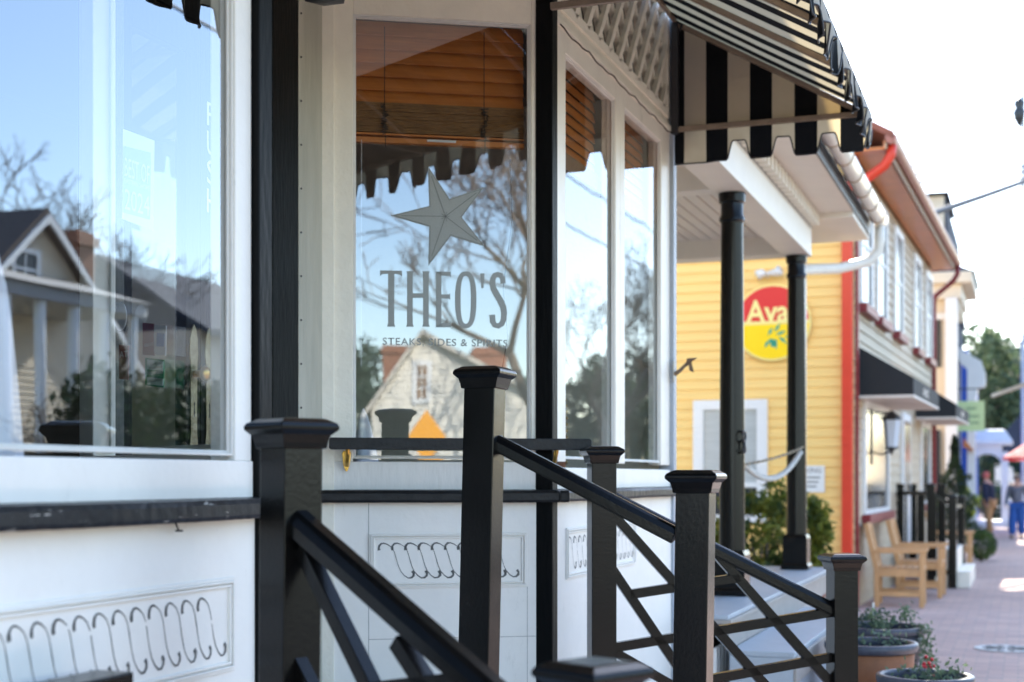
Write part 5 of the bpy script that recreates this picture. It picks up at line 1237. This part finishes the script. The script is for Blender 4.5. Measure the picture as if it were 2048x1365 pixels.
# its porch
pend = rx(300, 955, 15.8).y; pz = rx(60, 600, 16.5).z; MB().box(15.8, 18, pk_.y-3.6, pend, pz-.05, pz+.22).prism([(15.7, pz+.22), (18, pz+.85), (18, pz+.22)], pk_.y-3.7, pend+.1, 'y').build("porch_roof", mat("porch_roof_grey", (.35,.34,.33), .8), hA)
for k in range(5):
    yy = pk_.y-3.4+k*(pend-.3-pk_.y+3.4)/4; MB().tube([(16, yy, 0), (16, yy, pz)], .12, 10).build("porch_column", winwhite, hA)
rl_ = MB().box(15.95, 16.05, pk_.y-3.4, pend-.2, .95, 1.03).box(15.95, 16.05, pk_.y-3.4, pend-.2, .35, .42)
yy = pk_.y-3.3
while yy < pend-.3: rl_.box(15.98, 16.02, yy, yy+.05, .42, .95); yy += .14
rl_.build("porch_railing", winwhite, hA); MB().box(15.7, 18, pk_.y-3.6, pend, 0, .3).build("porch_floor", housew, hA)
r0_ = rx(185, 517, 21); r1_ = rx(365, 515, 21)
hB = sidehouse("slate_roof_house", "long cream house under a slate roof across the street, seen only in the left pane", 18, r0_.y+.5, r1_.y+1.8, rx(300, 640, 18).z, r0_.z, housec, slate, 6, 'y')
for k in range(3): xwin(hB, 17.95, r0_.y+1.4+k*2.2, r0_.y+2.3+k*2.2, 1.3, 2.7)
for k in range(3):
    c = (14.7, rx(262+k*80, 955, 14.7).y, 1.75); shrub("yew_hedge", c, (.9, 1.45, 1.6), 9000, .10, leaf_dark, ["dark yew hedge block nearest the gabled house across the street", "middle dark yew hedge block before the slate roofed house", "dark yew hedge block at the far end of the slate roofed house"][k], "hedge", 50+k, 40, .75, "hedges across the street")
hC = sidehouse("brick_house", "low brick house farther down the street's other side, seen only in reflection", 19, 41, 50, 4.2, 6.6, brickm, slate, 8, 'y')
for k in range(3): xwin(hC, 18.95, 42+k*2.7, 43+k*2.7, 1.2, 2.8)
for i, (px, Yx, hh, sd, lb) in enumerate(((5, 24, 10.5, 61, "bare winter tree across the street left of the cream gable"), (160, 14.2, 3.3, 62, "small bare ornamental tree by the white porch across the street"), (1190, 12.5, 11.0, 63, "tall bare tree far across the street, reflected in the far panes"), (190, 26, 10.5, 64, "bare tree rising behind the brick chimney"), (1285, 13, 11.5, 65, "bare tree farthest along the other pavement"))):
    b = rx(px, 955, Yx); bare_tree((b.x, b.y, -.1), hh, .62, sd, lb, 6 if i != 1 else 5, group="bare trees across the street")
for i, (px, Yx, hh, rr, lb) in enumerate(((1150, 14, 6.0, 2.2, "dark green tree across the street mirrored low in the far panes"), (1215, 13, 5.8, 2.2, "second dark green tree across the street mirrored low in the far panes"), (1275, 14, 6.6, 3.0, "broad green tree far along the other side of the street"), (1310, 12.5, 4.6, 2.4, "low green tree nearest the far end of the other pavement"))):
    b = rx(px, 955, Yx); leafy_tree((b.x, b.y, -.1), hh, rr, 70+i, lb, 2600, .17, leaf_gray if i % 2 else leaf_ever, 40, "green trees across the street")
for k, (xx, z_) in enumerate(((10.6, 10.6), (11.0, 9.4))):
    wire("overhead_wire", (xx, -20, z_), (xx, 90, z_), ["upper wire along the other side of the street, mirrored in the far panes", "lower wire along the other side of the street, mirrored in the far panes"][k], .4, .03)
# mirror about the star window plane -> things behind the photographer
pm = Vector((*c2, 0)); nm = Vector((n2[0], n2[1], 0))
def mir2(p): p = Vector(p); return p - nm*2*((p-pm).dot(nm))
def v2(px, py, Y): return mir2(cw(px, py, Y))
YG = 42.0
wh_ = empty("white_gabled_house", v2(880, 955, YG), "white clapboard gable house with brick chimneys behind the photographer, mirrored in the star window", "building")
wh_.location.z = 0
ga_ = [(742,818),(845,668),(1075,800),(1075,990),(742,990)]
G = [v2(px, py, YG) for px, py in ga_]
ux = (G[3]-G[4]); ux.z = 0; ux.normalize(); MG = Matrix(((ux.x, nm.x, 0, G[4].x), (ux.y, nm.y, 0, G[4].y), (0,0,1,0), (0,0,0,1)))
back = (G[4]-mir2(cw(742, 990, YG+1))); back.z = 0; back.normalize()   # away from the window
MG = Matrix(((ux.x, -back.x, 0, G[4].x), (ux.y, -back.y, 0, G[4].y), (0,0,1,0), (0,0,0,1)))
MGi = MG.inverted(); P = [MGi @ g for g in G]
MB(MG).prism([(p.x, max(p.z, 0)) for p in P[:3]] + [(P[3].x, 0), (P[4].x, 0)], 0, 9, 'y').build("wall", housew, wh_)
if True:
    zz_ = .05; sdg = MB(MG)
    def span(z):
        xs = []
        L = [(P[4].x, 0), (P[0].x, P[0].z), (P[1].x, P[1].z), (P[2].x, P[2].z), (P[3].x, 0)]
        for i in range(4):
            (x0, z0), (x1, z1) = L[i], L[i+1]
            if (z0-z)*(z1-z) <= 0 and abs(z1-z0) > 1e-6: xs.append(x0+(x1-x0)*(z-z0)/(z1-z0))
        return (min(xs), max(xs)) if len(xs) > 1 else None
    while zz_ < P[1].z-.2:
        s0, s1 = span(zz_), span(zz_+.17)
        if s0 and s1: sdg.add([(s0[0],-.03,zz_),(s0[1],-.03,zz_),(s1[1],-.006,zz_+.17),(s1[0],-.006,zz_+.17),(s0[0],0,zz_),(s0[1],0,zz_)], [(0,1,2,3),(0,1,5,4)])
        zz_ += .17
    sdg.build("siding", housew, wh_, recalc=False)
MB(MG).prism([(P[0].x-.25, P[0].z-.30), (P[1].x, P[1].z+.0), (P[1].x, P[1].z+.16), (P[0].x-.3, P[0].z-.18)], -.25, 9.2, 'y').prism([(P[2].x+.25, P[2].z-.12), (P[1].x+.001, P[1].z+.0), (P[1].x+.001, P[1].z+.16), (P[2].x+.3, P[2].z+.0)], -.25, 9.2, 'y').build("roof", mat("white_barge_roof", (.6,.55,.48), .6), wh_)
for (px, py, wd_) in ((800, 690, .55), (980, 693, .5)):
    q = MGi @ v2(px, py, YG+3); MB(MG).box(q.x-wd_, q.x+wd_, 3, 3.9, 2, q.z).box(q.x-wd_-.06, q.x+wd_+.06, 2.94, 3.96, q.z-.25, q.z-.1).build("chimney", brickm, wh_)
a = MGi @ v2(834, 800, YG); b = MGi @ v2(857, 728, YG)
f = MB(MG).box(a.x-.12, b.x+.12, -.08, 0, a.z-.12, b.z+.12).build("window", winwhite, wh_)
pn = MB(MG); 
for i in range(2):
    for j in range(3):
        x0 = a.x+(b.x-a.x)*i/2+.03; x1 = a.x+(b.x-a.x)*(i+1)/2-.03; z0 = a.z+(b.z-a.z)*j/3+.03; z1 = a.z+(b.z-a.z)*(j+1)/3-.03; pn.box(x0, x1, -.10, -.081, z0, z1)
pn.build("pane", mat("amber_pane", (.25,.12,.04), .2), f)
YS = 26.0; q = v2(857, 876, YS); yd = empty("warning_sign", (q.x, q.y, 0), "yellow orange diamond warning sign on a post behind the photographer, mirrored in the star window", "sign")
MSs = Matrix(((ux.x, -back.x, 0, q.x), (ux.y, -back.y, 0, q.y), (0,0,1,0), (0,0,0,1)))
MB(MSs).prism([(-.36, q.z), (0, q.z-.50), (.36, q.z), (0, q.z+.50)], -.01, .01, 'y').build("sign_face", orangem, yd, .004)
MB(MSs).prism([(-.30, q.z-.62), (.30, q.z-.62), (.30, q.z-.36), (-.30, q.z-.36)], .012, .03, 'y').build("lower_plate", orangem, yd); MB(MSs).bar((0,.04,-.13), (0,.04,q.z+.4), .05, .05, up=(0,1,0)).build("post", poolem, yd)
for i, (px, Y, hh, sd, lb) in enumerate(((1150, 30, 11.5, 81, "large bare tree with spreading limbs behind the photographer"), (1190, 36, 13, 82, "second bare tree behind the photographer, to the right in the mirror"))):
    b = v2(px, 955, Y); b.z = -.1; bare_tree(tuple(b), hh, .66, sd, lb, 6, group="bare trees behind the photographer")
for i, (px, Y, hh, rr, lb) in enumerate(((735, 60, 6.6, 3.0, "dark evergreen behind the white gable house, left in the mirror"), (790, 64, 6.3, 3.0, "dark evergreen right behind the brick chimney"), (690, 55, 6.0, 2.6, "dark evergreen at the mirrored left edge of the star window"), (1010, 66, 6.0, 3.2, "evergreen behind the white house, right in the mirror"), (1090, 60, 5.6, 3.0, "evergreen at the mirrored right edge of the star window"))):
    b = v2(px, 955, Y); leafy_tree((b.x, b.y, -.1), hh, rr, 90+i, lb, 2400, .18, leaf_ever, 40, "evergreens behind the photographer")
